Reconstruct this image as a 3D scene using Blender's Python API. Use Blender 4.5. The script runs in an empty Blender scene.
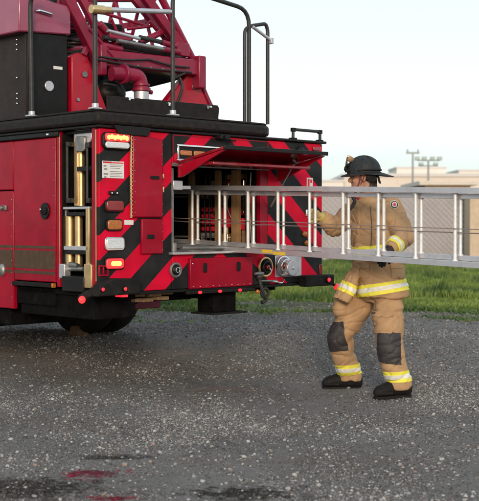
import bpy, bmesh, math, random
from mathutils import Vector, Matrix, noise
random.seed(7)
R = math.radians
scene = bpy.context.scene
COL = scene.collection

# ------------------------------------------------------------------ measuring
F, CX, HZ, ZC = 1145.0, 239.5, 223.0, 1.36        # focal length in photo pixels, centre, horizon row, eye height
OX, OY = -1.05, 8.6                               # rear left corner of the truck on the ground
CA, SA = .708, .706
ROT = math.atan2(SA, CA)
def solve(px, x=None, y=None):
    k = (px-CX)/F
    if x is None: x = (k*(OY+CA*y)-(OX-SA*y))/(CA-k*SA)
    else: y = (k*(OY+SA*x)-(OX+CA*x))/(-SA-k*CA)
    return x, y, OY+SA*x+CA*y
def rear(px, py, y=0.0):                          # truck-frame (x, z) on a plane parallel to the tail
    x, _, D = solve(px, y=y); return x, ZC+(HZ-py)/F*D
def side(px, py, x=0.0):                          # truck-frame (y, z) on a plane parallel to the flank
    _, y, D = solve(px, x=x); return y, ZC+(HZ-py)/F*D
def pt(px, py, D):
    return Vector(((px-CX)/F*D, D, ZC+(HZ-py)/F*D))

# ------------------------------------------------------------------ materials
def newmat(name):
    m = bpy.data.materials.new(name); m.use_nodes = True
    nt = m.node_tree; b = nt.nodes['Principled BSDF']
    return m, nt, b
def N(nt, t, **kw):
    n = nt.nodes.new(t)
    for k, v in kw.items(): setattr(n, k, v)
    return n
def mat(name, col, rough=.5, metal=0, coat=0, var=.12, scale=8, bump=0, bscale=60, emit=None, es=0, trans=0, dirt=0, rvar=.1, spec=.5):
    m, nt, b = newmat(name); L = nt.links
    tc = N(nt, 'ShaderNodeTexCoord')
    nz = N(nt, 'ShaderNodeTexNoise'); nz.inputs['Scale'].default_value = scale; nz.inputs['Detail'].default_value = 6
    L.new(tc.outputs['Object'], nz.inputs['Vector'])
    mr = N(nt, 'ShaderNodeMapRange'); mr.inputs['From Min'].default_value = .3; mr.inputs['From Max'].default_value = .7
    mr.inputs['To Min'].default_value = 1-var; mr.inputs['To Max'].default_value = 1+var
    L.new(nz.outputs['Fac'], mr.inputs['Value'])
    mx = N(nt, 'ShaderNodeVectorMath', operation='SCALE'); mx.inputs[0].default_value = col
    L.new(mr.outputs['Result'], mx.inputs['Scale'])
    out = mx.outputs['Vector']
    if dirt:
        n2 = N(nt, 'ShaderNodeTexNoise'); n2.inputs['Scale'].default_value = 14; n2.inputs['Detail'].default_value = 9; n2.inputs['Roughness'].default_value = .7
        L.new(tc.outputs['Object'], n2.inputs['Vector'])
        r2 = N(nt, 'ShaderNodeMapRange'); r2.inputs['From Min'].default_value = .52; r2.inputs['From Max'].default_value = .78
        r2.inputs['To Max'].default_value = dirt; L.new(n2.outputs['Fac'], r2.inputs['Value'])
        mm = N(nt, 'ShaderNodeMix', data_type='RGBA'); mm.inputs['B'].default_value = (.09, .075, .06, 1)
        L.new(r2.outputs['Result'], mm.inputs['Factor']); L.new(out, mm.inputs['A']); out = mm.outputs['Result']
    L.new(out, b.inputs['Base Color'])
    rr = N(nt, 'ShaderNodeMapRange'); rr.inputs['To Min'].default_value = max(.03, rough-rvar); rr.inputs['To Max'].default_value = min(1, rough+rvar)
    n3 = N(nt, 'ShaderNodeTexNoise'); n3.inputs['Scale'].default_value = scale*2.3; n3.inputs['Detail'].default_value = 8
    L.new(tc.outputs['Object'], n3.inputs['Vector']); L.new(n3.outputs['Fac'], rr.inputs['Value']); L.new(rr.outputs['Result'], b.inputs['Roughness'])
    b.inputs['Metallic'].default_value = metal
    b.inputs['Coat Weight'].default_value = coat; b.inputs['Coat Roughness'].default_value = .08
    b.inputs['Specular IOR Level'].default_value = spec
    if bump:
        nb = N(nt, 'ShaderNodeTexNoise'); nb.inputs['Scale'].default_value = bscale; nb.inputs['Detail'].default_value = 5
        L.new(tc.outputs['Object'], nb.inputs['Vector'])
        bp = N(nt, 'ShaderNodeBump'); bp.inputs['Strength'].default_value = bump; bp.inputs['Distance'].default_value = .01
        L.new(nb.outputs['Fac'], bp.inputs['Height']); L.new(bp.outputs['Normal'], b.inputs['Normal'])
    if emit: b.inputs['Emission Color'].default_value = (*emit, 1); b.inputs['Emission Strength'].default_value = es
    if trans: b.inputs['Transmission Weight'].default_value = trans
    return m

def chevron_mat():
    m, nt, b = newmat('reflective_chevron'); L = nt.links
    tc = N(nt, 'ShaderNodeTexCoord'); sp = N(nt, 'ShaderNodeSeparateXYZ'); L.new(tc.outputs['Object'], sp.inputs[0])
    def mth(op, a, bb):
        n = N(nt, 'ShaderNodeMath', operation=op)
        for i, v in enumerate((a, bb)):
            if isinstance(v, (int, float)): n.inputs[i].default_value = v
            elif v is not None: L.new(v, n.inputs[i])
        return n.outputs[0]
    kx = mth('MULTIPLY', sp.outputs['X'], .85)
    a = mth('LESS_THAN', mth('FRACT', mth('DIVIDE', mth('ADD', mth('SUBTRACT', sp.outputs['Z'], kx), -1.668+4), .4), None), .53)
    c = mth('LESS_THAN', mth('FRACT', mth('DIVIDE', mth('ADD', mth('ADD', sp.outputs['Z'], kx), -3.40+4), .4), None), .55)
    left = mth('LESS_THAN', sp.outputs['X'], 1.25)
    f = mth('ADD', mth('MULTIPLY', a, left), mth('MULTIPLY', c, mth('SUBTRACT', 1, left)))
    nz = N(nt, 'ShaderNodeTexNoise'); nz.inputs['Scale'].default_value = 5; nz.inputs['Detail'].default_value = 8; L.new(tc.outputs['Object'], nz.inputs[0])
    mr = N(nt, 'ShaderNodeMapRange'); mr.inputs['From Min'].default_value = .35; mr.inputs['From Max'].default_value = .7; L.new(nz.outputs['Fac'], mr.inputs['Value'])
    red = N(nt, 'ShaderNodeMix', data_type='RGBA'); red.inputs['A'].default_value = (.68, .005, .040, 1); red.inputs['B'].default_value = (.50, .005, .024, 1); L.new(mr.outputs[0], red.inputs['Factor'])
    blk = N(nt, 'ShaderNodeMix', data_type='RGBA'); blk.inputs['A'].default_value = (.012, .013, .014, 1); blk.inputs['B'].default_value = (.03, .03, .032, 1); L.new(mr.outputs[0], blk.inputs['Factor'])
    mx = N(nt, 'ShaderNodeMix', data_type='RGBA'); L.new(f, mx.inputs['Factor']); L.new(red.outputs['Result'], mx.inputs['A']); L.new(blk.outputs['Result'], mx.inputs['B'])
    L.new(mx.outputs['Result'], b.inputs['Base Color'])
    b.inputs['Roughness'].default_value = .45; b.inputs['Specular IOR Level'].default_value = .10
    return m

M = {}
M['chev'] = chevron_mat()
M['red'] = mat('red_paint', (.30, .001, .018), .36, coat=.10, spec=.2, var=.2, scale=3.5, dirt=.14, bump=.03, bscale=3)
M['red2'] = mat('sky_tinted_boom_red', (.24, .009, .040), .38, coat=.15, spec=.35, var=.2, scale=6, dirt=.35)  # boom red; the purple cast of reflected sky is mixed into it
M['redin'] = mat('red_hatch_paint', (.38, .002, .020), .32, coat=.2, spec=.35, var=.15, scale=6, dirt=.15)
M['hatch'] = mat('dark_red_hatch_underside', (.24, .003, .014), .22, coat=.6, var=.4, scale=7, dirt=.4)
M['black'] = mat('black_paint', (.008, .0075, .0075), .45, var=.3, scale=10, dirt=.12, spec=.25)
M['tread'] = mat('black_deck_coating', (.014, .011, .010), .6, var=.3, scale=20, dirt=.2, spec=.25, bump=.3, bscale=120)
M['cab'] = mat('dark_brown_cabinet_paint', (.026, .017, .015), .5, spec=.2, var=.2, scale=4, dirt=.3)
M['under'] = mat('shade_black_underbody', (.005, .0045, .0045), .85, var=.4, scale=12, bump=.3, spec=.08, dirt=.10)  # black underbody paint, darkened further to carry the shade beneath
M['rubber'] = mat('black_rubber', (.012, .011, .011), .8, var=.3, bump=.3, bscale=50, dirt=.3, spec=.2)
M['pipe'] = mat('black_rail_paint', (.022, .022, .021), .5, var=.3, scale=20, bump=.1)
M['alu'] = mat('aluminium', (.60, .59, .62), .38, metal=.7, var=.12, scale=14, dirt=.15)
M['rung'] = mat('ribbed_aluminium', (.77, .76, .755), .48, metal=.35, var=.10, scale=30, dirt=.12)
M['chrome'] = mat('chrome', (.8, .8, .8), .12, metal=1, var=.05)
M['gold'] = mat('gold_and_warm_lit_metal', (.72, .50, .26), .33, metal=.85, var=.15, scale=12)  # gold trim; on steps and tubes, warm reflection put into the metal colour
M['tanpost'] = mat('warm_lit_post', (.36, .21, .10), .5, var=.25, scale=9, dirt=.2)  # warm reflection on the rack metal painted in as flat tan
M['steel'] = mat('dull_steel', (.30, .29, .28), .45, metal=.8, var=.25, scale=16, dirt=.4)
M['wood'] = mat('weathered_wood', (.28, .17, .09), .8, var=.4, scale=20, bump=.4, dirt=.3)
M['stripe'] = mat('bronze_reflective_stripe', (.085, .045, .022), .4, metal=.3, var=.2, scale=20)
M['yellow'] = mat('yellow_reflective_tape', (.75, .50, .05), .4, var=.1)
M['lensred'] = mat('red_lens', (.22, .004, .008), .15, coat=.8, var=.2, scale=70)
M['lensamber'] = mat('amber_lens', (.42, .13, .02), .18, coat=.7, var=.35, scale=70)
M['lenswhite'] = mat('clear_lens', (.62, .66, .70), .15, coat=.8, var=.15, scale=70)
M['litred'] = mat('lit_red_lamp', (.5, .005, .005), .3, emit=(1, .03, .03), es=2.2)
M['litcore'] = mat('lit_orange_leds', (.6, .2, .05), .3, emit=(1, .48, .10), es=2.6)
M['marker'] = mat('lit_red_marker', (.8, .02, .03), .3, emit=(1, .02, .04), es=1.1)
M['white'] = mat('white_label', (.72, .70, .68), .6, var=.05)
M['ink'] = mat('grey_print', (.22, .21, .21), .7)
M['inkred'] = mat('red_print', (.6, .02, .03), .6)
M['hose'] = mat('red_hose_fabric', (.70, .012, .04), .7, var=.3, scale=20, bump=.3)
M['purple'] = mat('sky_tinted_red_panel', (.30, .050, .105), .32, coat=.6, var=.12, scale=5, dirt=.1)  # red cover with the sky's purple reflection put into its colour

# ------------------------------------------------------------------ mesh builder
SPLIT = {'rivet', 'rail_clip', 'bar_mount', 'wall_rib', 'handle_foot', 'chassis_rail', 'cribbing', 'latch', 'mast_post', 'boom_crossmember', 'pipe_collar', 'label_print', 'cap_ring', 'cap_lug', 'ladder_guide', 'compartment_wall', 'hook_pin', 'underbody_locker', 'roller', 'deck_bracket', 'clip'}
class MB:
    def __init__(s): s.bm = bmesh.new()
    def poly(s, pts, off):
        off = Vector(off); a = [s.bm.verts.new(p) for p in pts]; b = [s.bm.verts.new(Vector(p)+off) for p in pts]
        n = len(pts); s.bm.faces.new(a); s.bm.faces.new(b[::-1])
        for i in range(n): s.bm.faces.new((a[i], b[i], b[(i+1) % n], a[(i+1) % n]))
        return s
    def box(s, x0, x1, y0, y1, z0, z1):
        return s.poly([(x0, y0, z0), (x1, y0, z0), (x1, y0, z1), (x0, y0, z1)], (0, y1-y0, 0))
    def xz(s, pts, y0, y1): return s.poly([(x, y0, z) for x, z in pts], (0, y1-y0, 0))
    def yz(s, pts, x0, x1): return s.poly([(x0, y, z) for y, z in pts], (x1-x0, 0, 0))
    def xy(s, pts, z0, z1): return s.poly([(x, y, z0) for x, y in pts], (0, 0, z1-z0))
    def cyl(s, p, q, r, r2=None, n=16):
        p, q = Vector(p), Vector(q); r2 = r if r2 is None else r2
        d = (q-p).normalized(); u = d.orthogonal().normalized(); v = d.cross(u)
        A = [s.bm.verts.new(p+(u*math.cos(t)+v*math.sin(t))*r) for t in [2*math.pi*i/n for i in range(n)]]
        B = [s.bm.verts.new(q+(u*math.cos(t)+v*math.sin(t))*r2) for t in [2*math.pi*i/n for i in range(n)]]
        s.bm.faces.new(A[::-1]); s.bm.faces.new(B)
        for i in range(n): s.bm.faces.new((A[i], A[(i+1) % n], B[(i+1) % n], B[i]))
        return s
    def tube(s, pts, r, n=10, rad=0):
        P = [Vector(p) for p in pts]
        if rad:
            Q = [P[0]]
            for i in range(1, len(P)-1):
                a, b, c = P[i-1], P[i], P[i+1]
                l = min(rad, (a-b).length*.45, (c-b).length*.45)
                p0 = b+(a-b).normalized()*l; p1 = b+(c-b).normalized()*l
                for t in (0, .2, .4, .6, .8, 1): Q.append(p0*(1-t)**2+b*2*t*(1-t)+p1*t*t)
            Q.append(P[-1]); P = Q
        rings = []; u = None
        for i, p in enumerate(P):
            d = (P[min(i+1, len(P)-1)]-P[max(i-1, 0)]).normalized()
            u = d.orthogonal().normalized() if u is None else (u-d*u.dot(d)).normalized()
            v = d.cross(u); rr = r[i] if isinstance(r, (list, tuple)) else r
            rings.append([s.bm.verts.new(p+(u*math.cos(2*math.pi*k/n)+v*math.sin(2*math.pi*k/n))*rr) for k in range(n)])
        s.bm.faces.new(rings[0][::-1]); s.bm.faces.new(rings[-1])
        for A, B in zip(rings, rings[1:]):
            for k in range(n): s.bm.faces.new((A[k], A[(k+1) % n], B[(k+1) % n], B[k]))
        return s
    def rings(s, rings):
        R_ = [[s.bm.verts.new(p) for p in r] for r in rings]; n = len(R_[0])
        s.bm.faces.new(R_[0][::-1]); s.bm.faces.new(R_[-1])
        for A, B in zip(R_, R_[1:]):
            for k in range(n): s.bm.faces.new((A[k], A[(k+1) % n], B[(k+1) % n], B[k]))
        return s
    def ell(s, c, rx, ry, rz, rot=None, seg=20, rg=12):
        mt = Matrix.Translation(c) @ (rot.to_4x4() if rot else Matrix()) @ Matrix.Diagonal((rx, ry, rz, 1))
        bmesh.ops.create_uvsphere(s.bm, u_segments=seg, v_segments=rg, radius=1, matrix=mt); return s
    def ring(s, c, axis, R0, r, n=28, m=8):
        c, ax = Vector(c), Vector(axis).normalized(); u = ax.orthogonal().normalized(); v = ax.cross(u)
        V = []
        for i in range(n):
            a = 2*math.pi*i/n; d = u*math.cos(a)+v*math.sin(a)
            V.append([s.bm.verts.new(c+d*(R0+r*math.cos(2*math.pi*k/m))+ax*r*math.sin(2*math.pi*k/m)) for k in range(m)])
        for i in range(n):
            for k in range(m): s.bm.faces.new((V[i][k], V[(i+1) % n][k], V[(i+1) % n][(k+1) % m], V[i][(k+1) % m]))
        return s
    def out(s, name, m, parent=None, bevel=0, smooth=True):
        bmesh.ops.recalc_face_normals(s.bm, faces=s.bm.faces)
        if name in SPLIT:                         # every loose piece becomes an object of its own
            seen, isl = set(), []
            for f in s.bm.faces:
                if f in seen: continue
                st, cur = [f], []; seen.add(f)
                while st:
                    g = st.pop(); cur.append(g)
                    for e in g.edges:
                        for h in e.link_faces:
                            if h not in seen: seen.add(h); st.append(h)
                isl.append(cur)
            if len(isl) > 1:
                r = None
                for cur in isl:
                    q = MB(); mp = {}
                    for g in cur: q.bm.faces.new([mp.setdefault(v, None) or mp.__setitem__(v, q.bm.verts.new(v.co)) or mp[v] for v in g.verts])
                    r = q.out(name, m, parent, bevel, smooth)
                s.bm.free(); return r
        me = bpy.data.meshes.new(name); s.bm.to_mesh(me); s.bm.free()
        if m: me.materials.append(m)
        if smooth:
            me.polygons.foreach_set('use_smooth', [True]*len(me.polygons)); me.set_sharp_from_angle(angle=R(38))
        o = bpy.data.objects.new(name, me); COL.objects.link(o)
        if parent: o.parent = parent
        if bevel:
            b = o.modifiers.new('b', 'BEVEL'); b.width = bevel; b.segments = 2; b.limit_method = 'ANGLE'; b.angle_limit = R(40)
        return o
def rrect(x0, x1, z0, z1, r, n=5):
    P = []
    for cx, cz, a0 in ((x1-r, z1-r, 0), (x0+r, z1-r, 90), (x0+r, z0+r, 180), (x1-r, z0+r, 270)):
        for i in range(n+1):
            a = R(a0+90*i/n); P.append((cx+r*math.cos(a), cz+r*math.sin(a)))
    return P
def tag(o, label=None, cat=None, group=None, kind=None):
    if label: o['label'] = label
    if cat: o['category'] = cat
    if group: o['group'] = group
    if kind: o['kind'] = kind
    return o
def empty(name, loc, rz=0, parent=None):
    o = bpy.data.objects.new(name, None); COL.objects.link(o); o.location = loc; o.rotation_euler.z = rz
    o.empty_display_size = .2; o.parent = parent; return o

# ================================================================== GROUND
def gz(x, y):                                     # the lot rises gently under the truck
    t = min(1, max(0, (y-9.6)/2.6)); t = t*t*(3-2*t)
    return .18*t
DAMP = ((-1.12, 5.86, .42, .26), (.02, 5.76, .30, .15), (-.74, 6.62, .22, .075))
RED = ((-.79, 6.20, .14, .10), (-.62, 5.66, .10, .06))
def ground():
    m, nt, b = newmat('gravel_lot'); L = nt.links
    tc = N(nt, 'ShaderNodeTexCoord'); P = tc.outputs['Object']
    def nz(s, d=6, r=.55, sc=None):
        n = N(nt, 'ShaderNodeTexNoise'); n.inputs['Scale'].default_value = s; n.inputs['Detail'].default_value = d; n.inputs['Roughness'].default_value = r
        if sc:
            mp = N(nt, 'ShaderNodeMapping'); mp.inputs['Scale'].default_value = sc; L.new(P, mp.inputs[0]); L.new(mp.outputs[0], n.inputs[0])
        else: L.new(P, n.inputs[0])
        return n.outputs['Fac']
    def ramp(f, a, bb, lo=0, hi=1):
        n = N(nt, 'ShaderNodeMapRange'); n.inputs['From Min'].default_value = a; n.inputs['From Max'].default_value = bb
        n.inputs['To Min'].default_value = lo; n.inputs['To Max'].default_value = hi; L.new(f, n.inputs['Value']); return n.outputs[0]
    def mix(f, a, bb):
        n = N(nt, 'ShaderNodeMix', data_type='RGBA'); L.new(f, n.inputs['Factor'])
        for k, v in (('A', a), ('B', bb)):
            if isinstance(v, tuple): n.inputs[k].default_value = (*v, 1)
            else: L.new(v, n.inputs[k])
        return n.outputs['Result']
    base = mix(ramp(nz(1.1, 8, .6, (1, .55, 1)), .36, .64), (.125, .108, .098), (.275, .252, .236))
    brown = mix(ramp(nz(.75, 5, .6, (.7, 1.6, 1)), .52, .68, 0, .55), mix(ramp(nz(7, 9, .72), .40, .62, 0, .55), base, (.31, .30, .29)), (.20, .145, .115))
    # small stones in the surface
    def stones(scale, thr, light, prev):
        v = N(nt, 'ShaderNodeTexVoronoi'); v.inputs['Scale'].default_value = scale; L.new(P, v.inputs['Vector'])
        s = N(nt, 'ShaderNodeSeparateColor'); L.new(v.outputs['Color'], s.inputs[0])
        pick = ramp(s.outputs['Red'], thr, thr+.05)
        rad = ramp(v.outputs['Distance'], .30, .42, 1, 0)
        mu = N(nt, 'ShaderNodeMath', operation='MULTIPLY'); L.new(pick, mu.inputs[0]); L.new(rad, mu.inputs[1])
        c = mix(s.outputs['Green'], (light*.6, light*.57, light*.55), (light, light*.96, light*.93))
        return mix(mu.outputs[0], prev, c), v.outputs['Distance']
    c1, d1 = stones(120, .30, .36, stones(230, .35, .30, brown)[0])
    c2, d2 = stones(62, .80, .40, c1)
    # damp dark patches
    sx = N(nt, 'ShaderNodeSeparateXYZ'); L.new(P, sx.inputs[0])
    near = ramp(sx.outputs['Y'], 6.4, 5.5)
    c3 = c2
    # damp, red fluid stains and a painted warm reflection
    def blob(x, y, rx, ry, prev, col, amt=.8):
        mp = N(nt, 'ShaderNodeMapping'); mp.inputs['Location'].default_value = (-x/rx, -y/ry, 0); mp.inputs['Scale'].default_value = (1/rx, 1/ry, 0)
        L.new(P, mp.inputs[0]); ln = N(nt, 'ShaderNodeVectorMath', operation='LENGTH'); L.new(mp.outputs[0], ln.inputs[0])
        ad = N(nt, 'ShaderNodeMath', operation='ADD'); L.new(ln.outputs['Value'], ad.inputs[0]); L.new(ramp(nz(14, 6, .7), .3, .7, -.9, .9), ad.inputs[1])
        return mix(ramp(ad.outputs[0], .55, 1.0, amt, 0), prev, col)
    c4 = c3
    for d_ in DAMP: c4 = blob(*d_, c4, (.022, .018, .017), .9)
    for d_ in RED: c4 = blob(*d_, c4, (.13, .006, .02), .85)
    c4 = blob(-.15, 9.3, .35, .2, c4, (.26, .15, .11), .45)  # warm reflection on the ground painted as a brown patch
    # verge soil further out
    far = ramp(sx.outputs['Y'], 13.5, 15.5)
    c5 = mix(far, c4, mix(ramp(nz(.8, 6, .6), .42, .62), (.19, .165, .135), (.09, .12, .04)))
    L.new(c5, b.inputs['Base Color'])
    b.inputs['Roughness'].default_value = .95
    b.inputs['Specular IOR Level'].default_value = .12
    mid = ramp(nz(6, 6, .65), .2, .8, 0, 3.5)
    hh = N(nt, 'ShaderNodeMath', operation='ADD'); L.new(ramp(d1, 0, .5, .5, 0), hh.inputs[0]); L.new(ramp(d2, 0, .5, .8, 0), hh.inputs[1])
    h2 = N(nt, 'ShaderNodeMath', operation='ADD'); L.new(hh.outputs[0], h2.inputs[0]); L.new(ramp(nz(26, 10, .75), 0, 1, 0, 2.5), h2.inputs[1])
    h3 = N(nt, 'ShaderNodeMath', operation='ADD'); L.new(h2.outputs[0], h3.inputs[0]); L.new(mid, h3.inputs[1])
    bp = N(nt, 'ShaderNodeBump'); bp.inputs['Strength'].default_value = 1.0; bp.inputs['Distance'].default_value = .009
    L.new(h3.outputs[0], bp.inputs['Height']); L.new(bp.outputs['Normal'], b.inputs['Normal'])
    bm = bmesh.new()
    xs = [-600, -200, -60, -20]+[-12+i*.25 for i in range(97)]+[20, 60, 200, 600]
    ys = [-60, -10, 0]+[2+i*.2 for i in range(81)]+[20, 30, 40, 60, 100, 200, 500, 900]
    V = [[bm.verts.new((x, y, gz(x, y)+(.018*noise.noise(Vector((x*.8, y*.8, 0))) if 3 < y < 17.9 and abs(x) < 11.9 else 0))) for x in xs] for y in ys]
    for j in range(len(ys)-1):
        for i in range(len(xs)-1): bm.faces.new((V[j][i], V[j][i+1], V[j+1][i+1], V[j+1][i]))
    me = bpy.data.meshes.new('ground'); bm.to_mesh(me); bm.free(); me.materials.append(m)
    me.polygons.foreach_set('use_smooth', [True]*len(me.polygons))
    o = bpy.data.objects.new('ground', me); COL.objects.link(o); tag(o, kind='structure')
ground()

def gravel():
    import numpy as np
    rg = np.random.default_rng(5)
    n = 290000
    D = 5.0*(17.5/5.0)**rg.random(n); X = (rg.random(n)*2-1)*.36*D
    k = np.array([noise.noise(Vector((x*.9+5, d*.7, 3)))+.6*noise.noise(Vector((x*3.1, d*2.2, 9))) for x, d in zip(X, D)])
    keep = rg.random(n) < np.clip(.62+k*.75, .12, 1); D, X, k = D[keep], X[keep], k[keep]; n = len(D)
    z = np.array([gz(x, d)+.018*noise.noise(Vector((x*.8, d*.8, 0))) for x, d in zip(X, D)])
    big = rg.random(n)
    r = (.0024+.0030*rg.random(n)**2)*(D/7.0)**.7
    r = np.where(big < .05, r+.0015+.0035*rg.random(n), r); r = np.where(big < .004, r+.005, r)
    tone = rg.random(n)+.35*k
    mi = np.where(tone < .30, 0, np.where(tone < .62, 1, np.where(tone < .86, 2, np.where(tone < 1.02, 3, 4))))
    mi = np.where(rg.random(n) < .05, 5, mi)
    mi = np.where((big < .05) & (rg.random(n) < .6), np.where(rg.random(n) < .5, 4, np.where(rg.random(n) < .8, 3, 5)), mi)
    jit = np.array([noise.noise(Vector((x*7, d*7, 2)))+.6*noise.noise(Vector((x*19, d*19, 2))) for x, d in zip(X, D)])
    for (cx, cy, rx, ry) in DAMP:
        q = np.sqrt(((X-cx)/rx)**2+((D-cy)/ry)**2)+jit*.9; mi = np.where((q < 1) & (rg.random(n) < .85), 0, mi)
    for (cx, cy, rx, ry) in RED:
        q = np.sqrt(((X-cx)/rx)**2+((D-cy)/ry)**2)+jit*1.1; mi = np.where((q < 1) & (rg.random(n) < .92), 6, mi)
    O8 = np.array([(1, 0, 0), (0, 1, 0), (-1, 0, 0), (0, -1, 0), (.45, .1, .8), (0, 0, -1), (-.45, -.1, .75)])
    F8 = np.array([(0, 1, 4), (1, 2, 6), (1, 6, 4), (2, 3, 6), (3, 0, 4), (3, 4, 6), (1, 0, 5), (2, 1, 5), (3, 2, 5), (0, 3, 5)])
    bmi = bmesh.new(); bmesh.ops.create_icosphere(bmi, subdivisions=1, radius=1); bmi.verts.ensure_lookup_table()
    O20 = np.array([v.co[:] for v in bmi.verts]); F20 = np.array([[v.index for v in f.verts] for f in bmi.faces]); bmi.free()
    VV, FF, MM, base_i = [], [], [], 0
    for sel, O, Fo in ((r*7.0/D < .0036, O8, F8), (r*7.0/D >= .0036, O20, F20)):
        m_ = int(sel.sum()); nv = len(O); rs, Xs, Ds, zs = r[sel], X[sel], D[sel], z[sel]
        V = O[None]*(1+.28*(rg.random((m_, nv, 1))-.5))
        V = V*(rs[:, None, None]*np.stack([.9+.6*rg.random(m_), .8+.5*rg.random(m_), .60+.35*rg.random(m_)], 1)[:, None, :])
        V = V+.22*rs[:, None, None]*(rg.random((m_, nv, 3))-.5)
        t = (rg.random(m_)-.5)*.9; ct, st = np.cos(t)[:, None], np.sin(t)[:, None]
        V = np.stack([V[..., 0]*ct-V[..., 2]*st, V[..., 1], V[..., 0]*st+V[..., 2]*ct], -1)
        a = rg.random(m_)*6.283; ca, sa = np.cos(a)[:, None], np.sin(a)[:, None]
        x_, y_ = V[..., 0]*ca-V[..., 1]*sa, V[..., 0]*sa+V[..., 1]*ca
        VV.append(np.stack([x_+Xs[:, None], y_+Ds[:, None], V[..., 2]+(zs+rs*.3)[:, None]], -1).reshape(-1, 3))
        FF.append((Fo[None]+(np.arange(m_)*nv)[:, None, None]+base_i).reshape(-1, 3)); base_i += m_*nv
        MM.append(np.repeat(mi[sel], len(Fo)))
    V, Fc, mats = np.concatenate(VV), np.concatenate(FF), np.concatenate(MM)
    me = bpy.data.meshes.new('gravel'); me.vertices.add(len(V)); me.vertices.foreach_set('co', V.ravel())
    me.loops.add(len(Fc)*3); me.loops.foreach_set('vertex_index', Fc.ravel()); me.polygons.add(len(Fc))
    me.polygons.foreach_set('loop_start', np.arange(len(Fc))*3)
    for nm, c in (('dark_stone', (.075, .067, .061)), ('slate_stone', (.14, .130, .124)), ('grey_stone', (.21, .20, .193)), ('light_grey_stone', (.29, .28, .275)), ('pale_stone', (.40, .385, .37)), ('pink_stone', (.29, .22, .19)), ('fluid_stained_stone', (.20, .010, .03))): me.materials.append(mat(nm, c, .85, var=.25, scale=30, spec=.15))
    me.update(calc_edges=True); me.validate()
    me.polygons.foreach_set('material_index', mats)
    me.polygons.foreach_set('use_smooth', [False]*len(me.polygons))
    o = bpy.data.objects.new('gravel', me); COL.objects.link(o)
    tag(o, 'loose pale and grey stones strewn over the dark gravel lot', 'gravel', kind='stuff')
gravel()

def grass():
    m, nt, b = newmat('grass_blades'); L = nt.links
    g = N(nt, 'ShaderNodeNewGeometry'); nz = N(nt, 'ShaderNodeTexNoise'); nz.inputs['Scale'].default_value = .7; nz.inputs['Detail'].default_value = 8
    L.new(g.outputs['Position'], nz.inputs[0])
    cr = N(nt, 'ShaderNodeValToRGB'); e = cr.color_ramp.elements; e[0].position = .40; e[0].color = (.045, .10, .016, 1); e[1].position = .62; e[1].color = (.19, .27, .045, 1)
    L.new(nz.outputs['Fac'], cr.inputs[0]); b.inputs['Roughness'].default_value = .6
    n2 = N(nt, 'ShaderNodeTexNoise'); n2.inputs['Scale'].default_value = 9; n2.inputs['Detail'].default_value = 8; L.new(g.outputs['Position'], n2.inputs[0])
    m2 = N(nt, 'ShaderNodeMapRange'); m2.inputs['From Min'].default_value = .55; m2.inputs['From Max'].default_value = .72; m2.inputs['To Max'].default_value = .8; L.new(n2.outputs['Fac'], m2.inputs['Value'])
    mx = N(nt, 'ShaderNodeMix', data_type='RGBA'); L.new(m2.outputs[0], mx.inputs['Factor']); L.new(cr.outputs[0], mx.inputs['A']); mx.inputs['B'].default_value = (.30, .27, .11, 1); L.new(mx.outputs['Result'], b.inputs['Base Color'])
    b.inputs['Subsurface Weight'].default_value = 0
    V, Fc = [], []
    n = 0
    while n < 85000:
        y = 13.6+21*random.random()**1.25; x = random.uniform(-2.5, .27*y+1)
        k = noise.noise(Vector((x*.5, y*.35, 1)))+.6*noise.noise(Vector((x*1.7, y*1.3, 4)))
        edge = 17.7-.12*x+1.3*k
        if y > edge+.2: dens = .85+k*.3; h = random.uniform(.04, .15)*(1+.9*k+1.6*max(0, noise.noise(Vector((x*2.6, y*2.0, 12)))))
        elif y > edge-.9: dens = .10+k*.6; h = random.uniform(.03, .07)
        elif y > edge-2.6: dens = .34+k*.8; h = random.uniform(.03, .09)
        else: dens = -.22+k*.7; h = .04
        if random.random() > dens: continue
        z = gz(x, y)-.01
        for q in range(3):
            a = random.uniform(0, 6.28); w = random.uniform(.005, .011)*(1+y/40); l = random.uniform(-.07, .07)
            px, py = x+random.uniform(-.04, .04), y+random.uniform(-.04, .04)
            dx, dy = math.cos(a)*w, math.sin(a)*w; i = len(V)
            V += [(px-dx, py-dy, z), (px+dx, py+dy, z), (px+dx*.5+l*.4, py+dy*.5+l*.3, z+h*.6), (px+l, py+l*.6, z+h)]
            Fc.append((i, i+1, i+2, i+3))
        n += 1
    me = bpy.data.meshes.new('grass'); me.from_pydata(V, [], Fc); me.materials.append(m)
    o = bpy.data.objects.new('grass', me); COL.objects.link(o)
    tag(o, 'bright green grass on the verge between gravel lot and fence', 'grass', kind='stuff')
grass()

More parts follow.
